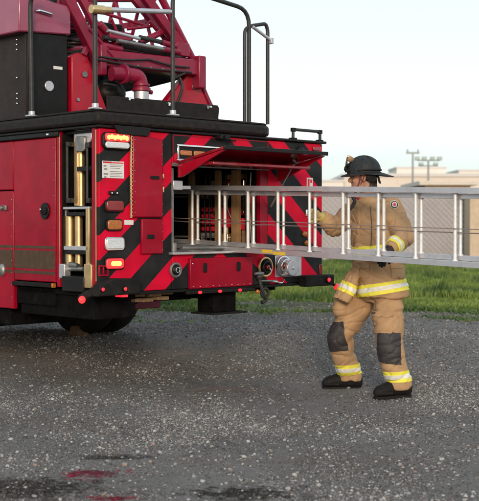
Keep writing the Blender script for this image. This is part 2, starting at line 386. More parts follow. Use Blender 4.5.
# ================================================================== BACKGROUND
def fence():
    y0 = 33.0; z0 = .18; z1 = 2.30; xa, xb = -5.5, 17.0
    root = empty('chain_link_fence', (xa, y0, z0)); tag(root, 'grey chain link fence with pale slats behind the grass verge', 'fence')
    off = Vector((-xa, -y0, -z0))
    wire = mat('galvanised_wire', (.27, .26, .275), .5, metal=.5, var=.1); post = mat('galvanised_post', (.40, .39, .40), .5, metal=.4, var=.1)
    slat = mat('pale_grey_privacy_slats', (.41, .385, .40), .75, var=.10, scale=1.2)
    b = MB(); x = xa
    while x < xb:
        w = .0905
        b.box(x, x+w, y0+.02, y0+.026, z0+.05, z1-.04); x += .092
    o = b.out('slat_screen', slat, root); o.location = off
    V, Fc = [], []
    hgt = z1-z0-.08; x = xa-hgt; zb = z0+.04; w = .009
    while x < xb+.1:
        for s in (1, -1):
            xs0 = x if s > 0 else x+hgt; xs1 = xs0+s*hgt; ya = y0+(.0 if s > 0 else -.006); i = len(V)
            V += [(xs0-w, ya, zb), (xs0+w, ya, zb), (xs1+w, ya, zb+hgt), (xs1-w, ya, zb+hgt), (xs0-w, ya+.004, zb), (xs0+w, ya+.004, zb), (xs1+w, ya+.004, zb+hgt), (xs1-w, ya+.004, zb+hgt)]
            Fc += [(i, i+1, i+2, i+3), (i+4, i+7, i+6, i+5), (i, i+3, i+7, i+4), (i+1, i+5, i+6, i+2)]
        x += .16
    me = bpy.data.meshes.new('wire_mesh'); me.from_pydata(V, [], Fc); me.materials.append(wire)
    o = bpy.data.objects.new('wire_mesh', me); COL.objects.link(o); o.parent = root; o.location = off
    MB().cyl((xa, y0-.03, z1), (xb, y0-.03, z1), .024, n=8).out('top_rail', post, root).location = off
    x = xa
    while x < xb:
        MB().cyl((x, y0-.035, z0-.1), (x, y0-.035, z1+.05), .035, n=8).out('post', post, root).location = off; x += 3.0
fence()

def building(name, label, x0, x1, y0, y1, z0, h, wallm, roofm, over=.5, rt=.35, ribs=0, doors=()):
    r = empty(name, (x0, y0, z0)); tag(r, label, 'building'); W = x1-x0; Dp = y1-y0
    MB().box(0, W, 0, Dp, 0, h).out('wall', wallm, r)
    MB().box(-over, W+over, -over, Dp+over, h+.003, h+rt).out('roof', roofm, r, bevel=.03)
    for (a, bb, c, d, mm, nm) in doors: MB().box(a, bb, -.06, .05, c, d).out(nm, mm, r)
    if ribs:
        b = MB(); x = ribs
        while x < W: b.box(x-.05, x+.05, -.08, -.003, 0, h-.02); x += ribs
        b.out('wall_rib', wallm, r)
    return r
cream = mat('hazed_cream_wall', (.74, .64, .57), .9, var=.05, scale=.2); cream2 = mat('hazed_pale_wall', (.80, .74, .68), .9, var=.05, scale=.3)  # faded look of distance haze put into the pale wall colours
tan = mat('tan_wall', (.50, .34, .20), .9, var=.08, scale=.4); roofp = mat('pale_roof', (.66, .62, .60), .8, var=.05); grw = mat('grey_panel', (.40, .38, .38), .8, var=.1)
building('warehouse', 'long cream warehouse stretching along the horizon beyond the fence', 13.7, 95, 150, 180, .1, 7.3, cream, roofp, 0.2, .45, ribs=7,
         doors=((20, 25, 0, 4, grw, 'loading_door'), (40, 45, 0, 4, grw, 'loading_door'), (55, 60, 0, 4, grw, 'loading_door')))
building('block_annex', 'low pale annex between the truck and the long warehouse', 6.0, 13.6, 149.5, 178, .1, 6.6, cream2, roofp, .1, .3, doors=((2, 3, 1.5, 3, grw, 'window'), (5, 6, 1.5, 3, grw, 'window')))
building('penthouse_block', 'pale rooftop block just right of the plain pole', 25.5, 33.5, 186, 196, 0, 10.2, cream2, roofp, .1, .3)
building('distant_block', 'pale far block near the right end of the warehouse', 37.5, 46, 196, 210, 0, 10.2, cream2, roofp, .1, .3)
building('tan_shed', 'tan flat roofed shed right behind the fence under the lamp pole', 12.3, 15.3, 76, 84, .1, 3.75, tan, mat('pale_fascia', (.66, .58, .50), .8), .45, .30,
         doors=((.5, 1.4, 0, 2.2, grw, 'door'), (1.8, 2.6, 1.1, 2.2, grw, 'window')))
building('beige_kiosk', 'small beige block standing in front of the fence at the right edge', 6.42, 8.0, 31.9, 32.7, .16, 1.95, mat('beige_block', (.58, .45, .33), .85, var=.1), roofp, .08, .1)
polem = mat('grey_pole_paint', (.30, .31, .31), .6)
def pole(label, x, y, h, heads):
    r = empty('light_pole', (x, y, .15)); tag(r, label, 'lamp post')
    MB().cyl((0, 0, 0), (0, 0, h), .17, .10, n=10).out('pole', polem, r)
    if heads:
        b = MB(); b.cyl((-1.15, 0, h-.05), (1.15, 0, h-.05), .06, n=8).cyl((-1.0, 0, h-.6), (1.0, 0, h-.6), .05, n=8)
        b.out('arm', polem, r)
        for k in (-1.15, -.42, .42, 1.15): MB().box(k-.24, k+.24, -.25, .15, h-.05, h+.33).out('lamp_head', mat('lamp_housing', (.34, .40, .38), .4), r, bevel=.04)
        for k in (-.75, .75): MB().box(k-.24, k+.24, -.25, .15, h-.58, h-.28).out('lamp_head', mat('lamp_housing', (.34, .40, .38), .4), r, bevel=.04)
    else:
        MB().box(-.75, .75, -.1, .1, h-.15, h+.05).out('arm', polem, r)
        for k in (-.6, .6): MB().cyl((k, 0, h+.05), (k, 0, h+.35), .09, n=8).out('insulator', polem, r)
pole('tall lamp pole carrying a cluster of floodlights above the tan shed', pt(428, 200, 118).x, 118, 7.7, True)
pole('plain thin pole with a short crossarm left of the floodlight pole', pt(412.5, 200, 130).x, 130, 9.2, False)
def cart(px, D, lab):
    r = empty('parked_trailer', (pt(px, 200, D).x, D, .15)); tag(r, lab, 'trailer')
    MB().box(-1.6, 1.6, -.9, .9, .55, 2.5).out('body', mat('pale_trailer_shell', (.50, .52, .55), .5), r, bevel=.06)
    MB().box(-1.1, -.3, -.93, -.85, 1.5, 2.0).out('window', mat('dark_window', (.05, .06, .07), .2), r)
    for k in (-.8, .8):
        for s in (-.85, .7): MB().cyl((k, s, .32), (k, s+.15, .32), .32, n=16).out('wheel', M['rubber'], r)

# ================================================================== TRUCK
T = empty('fire_truck', (OX, OY, 0), ROT)
tag(T, 'red fire truck with red and black chevrons on its tail and an aerial boom above', 'fire truck')
def part(b, name, m, bevel=0, parent=None): return b.out(name, M[m] if isinstance(m, str) else m, parent or T, bevel)
# hidden structure round the openings
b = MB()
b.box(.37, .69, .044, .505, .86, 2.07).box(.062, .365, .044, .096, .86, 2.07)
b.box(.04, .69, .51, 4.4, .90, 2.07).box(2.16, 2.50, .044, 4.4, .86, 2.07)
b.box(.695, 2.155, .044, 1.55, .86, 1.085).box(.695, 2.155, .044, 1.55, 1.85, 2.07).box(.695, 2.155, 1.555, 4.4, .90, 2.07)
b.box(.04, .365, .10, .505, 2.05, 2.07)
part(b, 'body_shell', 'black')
part(MB().box(0, .722, 0, .04, .832, 2.072), 'rear_panel', 'chev', .004)
part(MB().box(.726, 1.832, -.003, .04, 1.842, 2.072), 'rear_panel', 'chev', .004)
part(MB().box(.726, 1.832, -.001, .04, .832, 1.108), 'rear_panel', 'chev', .004)
part(MB().box(1.836, 2.54, 0, .04, .832, 2.072), 'rear_panel', 'chev', .004)
part(MB().box(1.738, 1.832, .004, .05, 1.112, 1.838), 'compartment_post', 'red', .004)
part(MB().box(2.503, 2.54, .044, 4.4, .832, 2.072), 'far_side_panel', 'red', .004)
# thin frame lines round the top panel and its seams
b = MB()
for x0, x1, z0, z1 in ((.735, 1.825, 1.850, 1.857), (.735, 1.825, 2.056, 2.063), (.735, .742, 1.858, 2.055), (1.818, 1.825, 1.858, 2.055)): b.box(x0, x1, -.007, -.003, z0, z1)
part(b, 'panel_trim', 'red')
b = MB()
for i in range(16): b.ell((.75+i*.07, -.006, 1.828), .006, .006, .006, seg=8, rg=6)
b.box(.724, 1.832, -.005, .03, 1.812, 1.840)
part(b, 'header_strip', 'steel')
# corner post, gold edge
part(MB().box(-.004, .055, .042, .093, .86, 2.10), 'corner_post', 'red', .006)
part(MB().box(-.009, -.004, .030, .040, .92, 2.06), 'reflective_edge', 'gold')
# roof cap
part(MB().box(-.03, 2.57, -.03, 4.4, 2.076, 2.098), 'roof_cap', 'black', .006)
# ---- flank
def sdoor(y0, y1, z0, z1, name='side_door'):
    return part(MB().box(-.012, .03, y0, y1, z0, z1), name, 'red', .008)
d1 = sdoor(.54, 1.118, .892, 2.03); d2 = sdoor(1.128, 2.4, 1.632, 2.03); d3 = sdoor(1.128, 1.75, .655, 1.622); sdoor(1.76, 2.4, .655, 1.622); sdoor(2.41, 4.4, 1.25, 2.03, 'side_panel')
part(MB().box(-.006, .03, .492, .534, .86, 2.10), 'door_jamb', 'red', .003)
part(MB().box(-.010, -.006, .489, .497, .92, 2.06), 'reflective_edge', 'gold')
b = MB()
for z0, z1 in ((1.156, 1.178), (.994, 1.140), (.952, .976)): b.box(-.0145, -.012, .548, 1.11, z0, z1)
part(b, 'stripe', 'stripe', parent=d1)
b = MB()
for z0, z1 in ((1.156, 1.178), (.994, 1.140), (.952, .976)): b.box(-.0145, -.012, 1.136, 1.74, z0, z1)
part(b, 'stripe', 'stripe', parent=d3)
y, z = side(47, 211)
h = part(MB().poly([(-.012, y+.058*math.cos(a), z+.066*math.sin(a)) for a in [i*math.pi/12 for i in range(24)]], (-.014, 0, 0)), 'latch', 'black', .004, d1)
part(MB().poly([(-.026, y+.035*math.cos(a), z+.03*math.sin(a)) for a in [i*math.pi/10 for i in range(20)]], (-.012, 0, 0)).box(-.045, -.03, y-.03, y+.03, z-.008, z+.008), 'latch_pull', 'rubber', .003, d1)
part(MB().ell((-.03, y+.045, z+.012), .008, .008, .010), 'key_cylinder', 'chrome', parent=d1)
y, z = side(6, 208)
part(MB().box(-.03, -.012, y-.045, y+.02, z-.022, z+.022).cyl((-.03, y+.01, z), (-.05, y+.01, z), .018), 'latch', 'steel', .004, d3)
b = MB(); 
for i in range(9): b.ell((-.013, 1.15, .75+i*.1), .004, .005, .005, seg=8, rg=6)
for i in range(9): b.ell((-.013, .56, .95+i*.125), .003, .004, .004, seg=8, rg=6)
part(b, 'rivet', 'steel')
part(MB().box(-.032, .0, .49, 4.4, 2.034, 2.074), 'awning_rail', 'black', .008)
part(MB().box(-.036, -.032, .60, .63, 2.05, 2.062).box(-.036, -.032, 1.4, 1.43, 2.05, 2.062), 'rail_clip', 'chrome')
part(MB().box(-.035, .0, .585, 1.12, .851, .886), 'rub_strip', 'rubber', .006)
part(MB().box(-.033, .0, .555, .578, .851, .886), 'side_marker', 'lensamber', .004)
# headlamp like round handle low at the left edge
y, z = side(4, 270)
part(MB().ell((-.015, y, z), .03, .04, .055), 'fuel_cap', 'steel')
# ---- bay with the folded steps and tubes
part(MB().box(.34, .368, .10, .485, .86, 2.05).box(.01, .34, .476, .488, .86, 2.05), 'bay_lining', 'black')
P2 = lambda px, py, x=.03: (x, *side(px, py, x))
def sq(px0, px1, py0, py1, x0, x1):
    y0, z1 = side(px1, py0, x0); y1, z0 = side(px0, py1, x0); return (x0, x1, min(y0, y1), max(y0, y1), z0, z1)
fs = part(MB().box(*sq(74, 77.5, 133, 206, .06, .10)), 'step_rail', 'gold', .004)
part(MB().cyl(P2(81.5, 137, .10), P2(81.5, 206, .10), .030), 'lift_tube', 'gold')
part(MB().cyl(P2(85, 150, .16), P2(85, 206, .16), .014), 'lift_rod', 'chrome')
pts = rrect(*(lambda s: (s[2], s[3], s[4], s[5]))(sq(74, 91, 128, 144, .05, .1)), .035)
part(MB().yz(pts, .055, .075), 'bracket', 'alu', .004)
part(MB().yz(rrect(*(lambda s: (s[2], s[3], s[4], s[5]))(sq(77, 86, 136, 152, .045, .1)), .02), .03, .053), 'bracket', 'steel', .004)
for a, c, e in ((67.5, 142, 202), (87.5, 143, 202)):
    part(MB().cyl(P2(a, c, .02), P2(a, e, .02), .011), 'grab_bar', 'pipe')
    part(MB().box(*sq(a-1.6, a+1.6, c, c+5, .01, .10)).box(*sq(a-1.6, a+1.6, e-4, e+1, .01, .10)), 'bar_mount', 'pipe', .004)
part(MB().box(*sq(77, 91, 166, 171.5, .035, .055)), 'cross_strap', 'black', .003)
b = MB().box(*sq(63, 89, 206.5, 209.5, .0, .16)); part(b, 'step_tread', 'alu', .004)
part(MB().box(*sq(66, 84, 212, 216, .01, .05)), 'step_tread', 'black', .004)
part(MB().box(*sq(63, 66, 209, 262, .03, .06)), 'step_rail', 'steel', .004)
part(MB().box(*sq(85.5, 89, 208, 266, .0, .04)), 'step_rail', 'gold', .004)
for a, r in ((70, .042), (79, .032)):
    part(MB().cyl(P2(a, 216, .07), P2(a, 246, .07), r), 'lift_tube', 'gold'); part(MB().cyl(P2(a, 252, .07), P2(a, 266, .07), r*.9), 'lift_tube', 'gold')
part(MB().cyl(P2(75, 212, .12), P2(75, 266, .12), .014), 'lift_rod', 'gold')
part(MB().box(*sq(63.5, 88, 246.5, 250, .0, .13)), 'step_tread', 'alu', .004)
part(MB().box(*sq(65, 86, 250.5, 254, .01, .05)), 'step_tread', 'black', .004)
part(MB().yz(rrect(*(lambda s: (s[2], s[3], s[4], s[5]))(sq(58.5, 64.5, 264, 278, -.02, .1)), .015), -.02, .04), 'hinge_foot', 'alu', .005)
part(MB().yz(rrect(*(lambda s: (s[2], s[3], s[4], s[5]))(sq(83.5, 91, 264, 288, -.02, .1)), .015), -.02, .04), 'hinge_foot', 'gold', .005)
part(MB().cyl(P2(64, 269, .03), P2(84, 269, .03), .018).cyl(P2(70, 264, .03), P2(78, 266, .03), .02), 'hinge_pin', 'steel')
part(MB().box(*sq(61.5, 83, 277, 291, -.03, .10)), 'step_box', 'black', .006)
# ---- lamps on the left column
def lamp(x0, x1, z0, z1, lens, rimm='black', rim=.010, depth=.03, r=.02, name='lamp'):
    o = part(MB().xz(rrect(x0-rim, x1+rim, z0-rim, z1+rim, r+rim*.8), -depth*.7, -.001), name, rimm, .004)
    part(MB().xz(rrect(x0, x1, z0, z1, r), -depth, -depth*.3), 'lens', lens, .008, o); return o
o = part(MB().xz(rrect(.012, .275, 1.915, 2.045, .04), -.035, -.001), 'warning_light', 'black', .008)
part(MB().xz(rrect(.026, .262, 1.978, 2.035, .02), -.045, -.02), 'lens', 'litred', .006, o)
b = MB()
for i in range(7): b.ell((.055+i*.029, -.046, 2.006+(.004 if i % 2 else -.003)), .0175, .004, .018, seg=12, rg=8)
part(b, 'lens', 'litcore', parent=o)
part(MB().xz(rrect(.028, .260, 1.925, 1.972, .022), -.045, -.02), 'lens', 'lenswhite', .008, o)
lamp(.048, .212, 1.452, 1.528, 'lensred'); lamp(.060, .195, 1.310, 1.382, 'lensamber'); lamp(.046, .216, 1.162, 1.244, 'lenswhite', 'chrome'); 
o = lamp(.046, .212, 1.016, 1.090, 'litred')
part(MB().xz(rrect(.085, .185, 1.035, 1.07, .015), -.034, -.028), 'lens', 'litcore', .003, o)
# instruction label
o = part(MB().box(.024, .234, -.003, -.0005, 1.70, 1.828), 'warning_label', 'white')
b = MB().box(.032, .115, -.0045, -.003, 1.812, 1.824).box(.118, .228, -.0045, -.003, 1.812, 1.820); part(b, 'label_print', 'inkred', parent=o)
b = MB()
for i in range(8):
    zz = 1.802-i*.0125
    if i not in (3,): b.box(.098, .098+random.uniform(.09, .128), -.0045, -.003, zz-.0035, zz)
for i, zz in enumerate((1.795, 1.772, 1.735, 1.712)): b.box(.036+.006*(i % 2), .062+.008*(i % 3), -.0045, -.003, zz-.010, zz)
part(b, 'label_print', 'ink', parent=o)
part(MB().box(.082, .180, -.016, -.001, 1.574, 1.602), 'latch_plate', 'black', .003)
part(MB().box(.100, .112, -.018, -.016, 1.583, 1.593).box(.150, .162, -.018, -.016, 1.583, 1.593), 'rivet', 'chrome')
part(MB().box(.236, .325, -.004, -.001, 1.346, 1.382), 'small_label', 'white')
# boxes on the tail
b1 = part(MB().xz([(.300, 1.402), (.605, 1.402), (.605, 2.015), (.300, 2.045)], -.034, -.001), 'access_door', 'red', .012)
b = MB(); b.cyl((.288, -.02, 1.40), (.288, -.02, 2.04), .009, n=8)
for i in range(22): b.box(.280, .296, -.032, -.012, 1.41+i*.029, 1.418+i*.029)
part(b, 'piano_hinge', 'gold', parent=b1)
b = MB()
for i in range(8): b.ell((.315, -.036, 1.44+i*.08), .005, .004, .005, seg=8, rg=6); b.ell((.592, -.036, 1.43+i*.078), .004, .004, .004, seg=8, rg=6)
part(b, 'rivet', 'steel', parent=b1)
part(MB().xz(rrect(.470, .560, 1.700, 1.728, .012), -.042, -.033), 'finger_slot', 'black', .003, b1)
part(MB().box(.606, .618, -.03, -.01, 1.71, 1.745).box(.606, .618, -.03, -.01, 1.60, 1.645), 'latch', 'gold', .002, b1)
b2 = part(MB().box(.392, .612, -.026, -.001, 1.118, 1.392), 'access_door', 'red', .008)
part(MB().xz(rrect(.440, .515, 1.235, 1.270, .010), -.034, -.025), 'finger_slot', 'black', .003, b2)
b = MB()
for i in range(4): b.ell((.600, -.028, 1.15+i*.07), .004, .004, .004, seg=8, rg=6)
part(b, 'rivet', 'steel', parent=b2)
# traffic light bar with chrome frame
x0, x1, z0, z1 = .785, 1.38, 1.872, 1.972
o = part(MB().box(x0-.018, x1+.018, -.022, -.004, z1, z1+.016).box(x0-.018, x1+.018, -.022, -.004, z0-.016, z0).box(x0-.018, x0, -.022, -.004, z0+.0005, z1-.0005).box(x1, x1+.018, -.022, -.004, z0+.0005, z1-.0005), 'light_bar', 'chrome', .003)
part(MB().box(x0, x1, -.006, -.0035, z0, z1), 'backing', 'black', parent=o)
for i in range(4): part(MB().xz(rrect(x0+.02+i*.145, x0+.145+i*.145, z0+.030, z1-.030, .01), -.016, -.006), 'lens', 'lensamber', .004, o)
# rear camera over the hatch
part(MB().xz(rrect(1.19, 1.30, 2.045, 2.085, .015), -.08, -.005).cyl((1.245, -.08, 2.060), (1.245, -.10, 2.060), .022).tube([(1.30, -.03, 2.06), (1.36, -.04, 2.045), (1.42, -.02, 2.05)], .006, rad=.02), 'rear_camera', 'black', .004)
# right top lamp
part(MB().ell((2.23, -.02, 1.985), .055, .03, .055), 'round_lamp', 'black')
o = part(MB().box(2.30, 2.50, -.02, -.002, 1.955, 1.992), 'warning_light', 'black', .004); part(MB().box(2.306, 2.494, -.028, -.02, 1.960, 1.986), 'lens', 'lensred', .004, o)
part(MB().box(2.40, 2.50, -.018, -.002, 2.01, 2.045), 'warning_light', 'lensred', .004)
# grab handle on the roof
a = (2.15, .0, 2.10); c = (2.51, .0, 2.10)
part(MB().tube([a, (2.15, .0, 2.185), (2.51, .0, 2.185), c], .014, rad=.03), 'grab_handle', 'pipe')
part(MB().box(2.12, 2.185, -.02, .03, 2.098, 2.112).box(2.48, 2.54, -.02, .03, 2.098, 2.112).box(2.13, 2.175, -.016, .016, 2.165, 2.20).box(2.485, 2.53, -.016, .016, 2.165, 2.20), 'handle_foot', 'black', .005)
# ---- lift-up hatch
def hz(y): return 1.827+(-y)*.185
hl = []
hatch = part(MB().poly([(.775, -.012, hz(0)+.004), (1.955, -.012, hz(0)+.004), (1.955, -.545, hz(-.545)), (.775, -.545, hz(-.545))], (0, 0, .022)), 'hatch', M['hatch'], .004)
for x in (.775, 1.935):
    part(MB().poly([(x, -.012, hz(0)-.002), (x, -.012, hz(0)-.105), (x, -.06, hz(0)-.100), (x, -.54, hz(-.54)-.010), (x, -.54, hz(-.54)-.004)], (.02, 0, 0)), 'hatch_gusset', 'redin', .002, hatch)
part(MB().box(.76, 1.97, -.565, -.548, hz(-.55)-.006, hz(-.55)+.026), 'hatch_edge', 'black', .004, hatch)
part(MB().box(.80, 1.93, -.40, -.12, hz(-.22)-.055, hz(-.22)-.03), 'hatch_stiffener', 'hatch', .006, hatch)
b = MB()
for i in range(14): b.ell((.84+i*.08, -.05, hz(-.05)-.003), .006, .006, .004, seg=8, rg=6)
part(b, 'rivet', 'steel', parent=hatch)
part(MB().cyl((1.845, -.02, 1.50), (1.845, -.30, hz(-.3)-.01), .006).cyl((1.845, -.02, 1.50), (1.845, -.16, 1.69), .010), 'gas_strut', 'steel', parent=hatch)
part(MB().tube([(1.72, -.40, hz(-.4)-.02), (1.80, -.36, hz(-.4)-.045), (1.86, -.33, hz(-.4)-.02), (1.80, -.30, hz(-.3)-.05), (1.88, -.26, hz(-.3)-.02)], .010, rad=.03), 'hatch_latch', 'steel', parent=hatch)
# ---- ladder compartment
part(MB().box(.692, .704, .045, 1.54, 1.112, 1.84), 'compartment_wall', 'steel')
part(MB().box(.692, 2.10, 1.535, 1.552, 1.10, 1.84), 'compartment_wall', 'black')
part(MB().box(.69, 1.735, -.05, 1.5, 1.108, 1.128), 'compartment_floor', 'alu', .004)
part(MB().box(.715, .745, .01, .05, 1.13, 1.80).box(.765, .80, .06, .12, 1.13, 1.80), 'ladder_guide', 'steel', .004)
part(MB().box(.80, 1.02, .10, .16, 1.635, 1.665).box(.76, .86, .02, .10, 1.625, 1.70), 'ladder_guide', 'alu', .004)
part(MB().cyl((.80, .08, 1.13), (.80, .08, 1.20), .035).cyl((.87, .05, 1.16), (1.35, .05, 1.155), .018), 'roller', 'steel')
part(MB().box(2.10, 2.15, .05, 1.53, 1.10, 1.84), 'shelf_back', 'black')
def wy(px, x=1.76): return side(px, 200, x)[0]
for p0, p1, mm in ((188, 193, 'tanpost'), (214.5, 219, 'tanpost'), (231, 238, 'tanpost'), (196, 198, 'black'), (254, 258, 'black')):
    part(MB().box(1.76, 1.80, wy(p1), wy(p0), 1.13, 1.83), 'rack_upright', mm, .004)
part(MB().box(1.82, 2.09, .30, 1.50, 1.60, 1.615).box(1.82, 2.09, .30, 1.5, 1.225, 1.24), 'shelf', 'alu', .003)
for i in range(5):
    ya, za = side(218, 207+i*6.5, 1.84); yb, _ = side(202, 207, 1.84)
    part(MB().box(1.82, 2.02, ya, yb, za-.045, za), 'hose_fold', 'hose', .018)
y, z = side(208, 199, 1.84); part(MB().cyl((1.82, y, z), (1.95, y, z), .07), 'nozzle', 'rubber', .01)
y, z = side(209, 235, 1.83); part(MB().box(1.81, 1.95, y-.10, y+.11, z-.015, z+.02), 'tray', 'alu', .004)
y, z = side(209, 243, 1.83); part(MB().box(1.81, 1.95, y-.10, y+.11, z-.05, z-.005), 'tool_box', 'black', .004)
for px, py, r, mm, hh in ((224, 200, .03, 'gold', .10), (243, 205, .02, 'chrome', .14), (248.5, 222, .025, 'yellow', .16), (228, 186, .02, 'gold', .05), (243, 183, .018, 'chrome', .05), (252, 235, .03, 'gold', .1), (226, 232, .02, 'gold', .14), (234, 182, .02, 'gold', .06)):
    y, z = side(px, py, 1.83); part(MB().cyl((1.84, y, z-hh/2), (1.84, y, z+hh/2), r), 'tool', mm, .004)
for px, py in ((233, 190), (240, 186), (247, 188), (242, 212), (229, 183)):
    y, z = side(px, py, 1.86); part(MB().ell((1.88, y, z), .04, .05, .03), 'coupling', 'hose')
for a in range(5):
    y0 = .25+.1*a; part(MB().tube([(1.83, y0, 1.75), (1.81, y0+.05, 1.5), (1.84, y0-.03, 1.35), (1.83, y0+.04, 1.15)], .008, rad=.1), 'strap', random.choice(['black', 'steel', 'gold']))
for px, py, w_, h_, mm in ((200, 192, .10, .06, 'wood'), (222, 214, .05, .12, 'hose'), (222, 238, .07, .08, 'gold'), (243, 236, .06, .10, 'wood'), (230, 176, .12, .03, 'wood'), (196, 240, .05, .06, 'alu'), (246, 200, .04, .09, 'hose'), (212, 182, .09, .03, 'alu'), (252, 210, .04, .12, 'gold'), (240, 222, .05, .07, 'hose')):
    y, z = side(px, py, 1.80); part(MB().box(1.80, 1.90, y-w_, y+w_*.4, z-h_, z+h_*.5), 'stowed_tool', mm, .008)
for px in (206, 210.5, 226, 246.5, 251):
    y, _ = side(px, 200, 1.78); part(MB().tube([(1.78, y, 1.80), (1.77, y+.01, 1.5), (1.78, y-.01, 1.14)], .009, rad=.1), 'strap', random.choice(['black', 'steel']))
# ---- lower tail
o = part(MB().box(.893, 1.612, -.03, -.002, .828, 1.075), 'drop_door', 'red', .006)
for x in (1.055, 1.44): part(MB().xz(rrect(x-.022, x+.022, .955, 1.035, .015), -.037, -.028), 'finger_slot', 'black', .003, o)
b = MB()
for i in range(10): b.ell((.93+i*.072, -.032, .845), .005, .004, .005, seg=8, rg=6)
b.ell((.92, -.032, 1.03), .006, .004, .006)
part(b, 'rivet', 'chrome', parent=o)
o = part(MB().ring((.752, -.012, .985), (0, 1, 0), .052, .012).cyl((.752, -.012, .985), (.752, 0, .985), .05), 'power_inlet', 'steel')
part(MB().ell((.752, -.02, .985), .042, .02, .042), 'inlet_cover', 'black', parent=o)
part(MB().ring((.752, -.038, .985), (0, 1, 0), .02, .004).ell((.77, -.038, 1.0), .008, .006, .008), 'inlet_pin', 'chrome', parent=o)
x, z = rear(264, 267)
o = part(MB().ring((x, -.02, z), (0, 1, 0), .078, .011), 'hydraulic_outlet', 'gold')
part(MB().cyl((x, -.01, z), (x, 0, z), .075).ring((x, -.035, z), (0, 1, 0), .045, .014), 'outlet_body', 'black', .003, o)
part(MB().ell((x, -.045, z), .022, .02, .022), 'outlet_tip', 'lensred', parent=o)
part(MB().cyl((x-.01, -.05, z+.01), (x+.03, -.055, z-.03), .008), 'outlet_key', 'chrome', parent=o)
o = part(MB().box(1.915, 2.255, -.008, -.001, .888, 1.078), 'outlet_plate', 'alu', .003)
x, z = rear(281, 266); part(MB().ring((x, -.03, z), (0, 1, 0), .082, .012).ring((x+.01, -.05, z), (0, 1, 0), .055, .008), 'cap_ring', 'chrome', parent=o)
part(MB().ell((x+.005, -.04, z), .025, .02, .03), 'coupling', 'lensred', parent=o)
x, z = rear(291, 268, -.06); part(MB().cyl((x, -.01, z), (x, -.085, z), .074, .070, n=28), 'discharge_cap', 'alu', .008, o)
b = MB()
for i in range(4):
    a = math.pi/4+i*math.pi/2; b.cyl((x+.088*math.cos(a), -.03, z+.075*math.sin(a)), (x+.072*math.cos(a), -.07, z+.07*math.sin(a)), .012)
b.ell((x, -.088, z), .014, .01, .014); part(b, 'cap_lug', 'alu', .002, o)
part(MB().tube([(x-.06, -.03, z-.10), (x-.10, -.05, z-.13), (x-.2, -.04, z-.11), (x-.3, -.03, z-.105)], .008, rad=.04), 'cap_chain', 'chrome', parent=o)
part(MB().box(2.495, 2.538, -.008, -.001, .895, .985), 'reflector', 'lensred', .002)
part(MB().box(2.33, 2.41, -.003, -.0008, 1.66, 1.765), 'warning_label', 'white'); part(MB().box(2.34, 2.365, -.0045, -.003, 1.67, 1.755).box(2.375, 2.40, -.0045, -.003, 1.72, 1.75), 'label_print', 'inkred')
part(MB().box(2.31, 2.40, -.02, -.001, 1.42, 1.48), 'latch', 'alu', .006)
for px, py in ((304, 234), (306, 243)):
    x, z = rear(px, py); part(MB().ell((x, -.01, z), .03, .02, .025), 'small_lamp', 'lensamber')
# bottom rail, markers
part(MB().box(-.02, 2.54, -.012, .04, .806, .829), 'bottom_rail', 'black', .004)
part(MB().box(.85, 1.63, -.045, -.013, .786, .812), 'marker_bar', 'black', .004)
for x in (.984, 1.209, 1.442): part(MB().ell((x, -.048, .798), .020, .014, .013), 'marker_light', 'marker')
# bumper corners
o = part(MB().xz([(-.12, .815), (.30, .82), (.30, .935), (.06, .945), (-.06, .905)], -.12, -.004), 'corner_bumper', 'rubber', .012)
for px, py in ((102.5, 289.5), (125, 289)):
    x, z = rear(px, py, -.13); part(MB().cyl((x, -.119, z), (x, -.135, z), .022), 'marker_light', 'black', .003, o); part(MB().ell((x, -.136, z), .014, .008, .014), 'lens', 'marker', parent=o)
part(MB().tube([(-.04, -.06, .87), (-.16, -.02, .82), (-.20, -.02, .79)], .03, rad=.05), 'marker_arm', 'rubber', parent=o)
part(MB().ell((-.205, -.05, .795), .028, .022, .028), 'lens', 'litred', parent=o)
b = MB(); 
for z0 in (.96, 1.03): b.box(-.02, .07, -.02, -.002, z0, z0+.012)
b.box(-.02, -.010, -.02, -.002, .973, 1.029).box(.06, .07, -.02, -.002, .973, 1.029).box(.02, .028, -.02, -.002, .973, 1.029)
part(b, 'corner_bracket', 'red', .002)
part(MB().xz(rrect(.13, .19, .80, .818, .005), -.10, -.02), 'marker_light', 'marker')
o = part(MB().box(2.22, 2.60, -.10, -.003, .795, .895), 'side_bumper', 'rubber', .010)
part(MB().cyl((2.50, -.10, .85), (2.50, -.118, .85), .028), 'marker_light', 'black', .003, o); part(MB().ell((2.50, -.12, .85), .018, .010, .018), 'lens', 'marker', parent=o)
part(MB().tube([(2.58, -.04, .84), (2.66, -.03, .80), (2.70, -.03, .785)], .014), 'marker_arm', 'rubber', parent=o); part(MB().ell((2.705, -.04, .775), .034, .03, .030), 'lens', 'marker', parent=o)
# hooks and couplings below
part(MB().tube([(1.68, -.04, .95), (1.68, -.05, .84), (1.72, -.06, .74), (1.76, -.05, .70), (1.70, -.05, .68)], .016, rad=.05).ell((1.68, -.04, .90), .03, .03, .03).ring((1.74, -.05, .76), (0, 1, 0), .04, .013), 'tow_hook', 'pipe')
part(MB().ell((1.66, -.04, .775), .02, .02, .02), 'marker_light', 'lensamber')
part(MB().cyl((1.62, -.05, .93), (1.72, -.05, .93), .012).cyl((1.7, -.04, .865), (1.9, -.04, .86), .008), 'hook_pin', 'steel')
# centre stabiliser and step
part(MB().box(1.24, 1.50, .06, .26, .615, .80), 'stabiliser_box', 'under', .006); part(MB().box(1.18, 1.58, .0, .28, .598, .613), 'stabiliser_foot', 'rubber', .003)
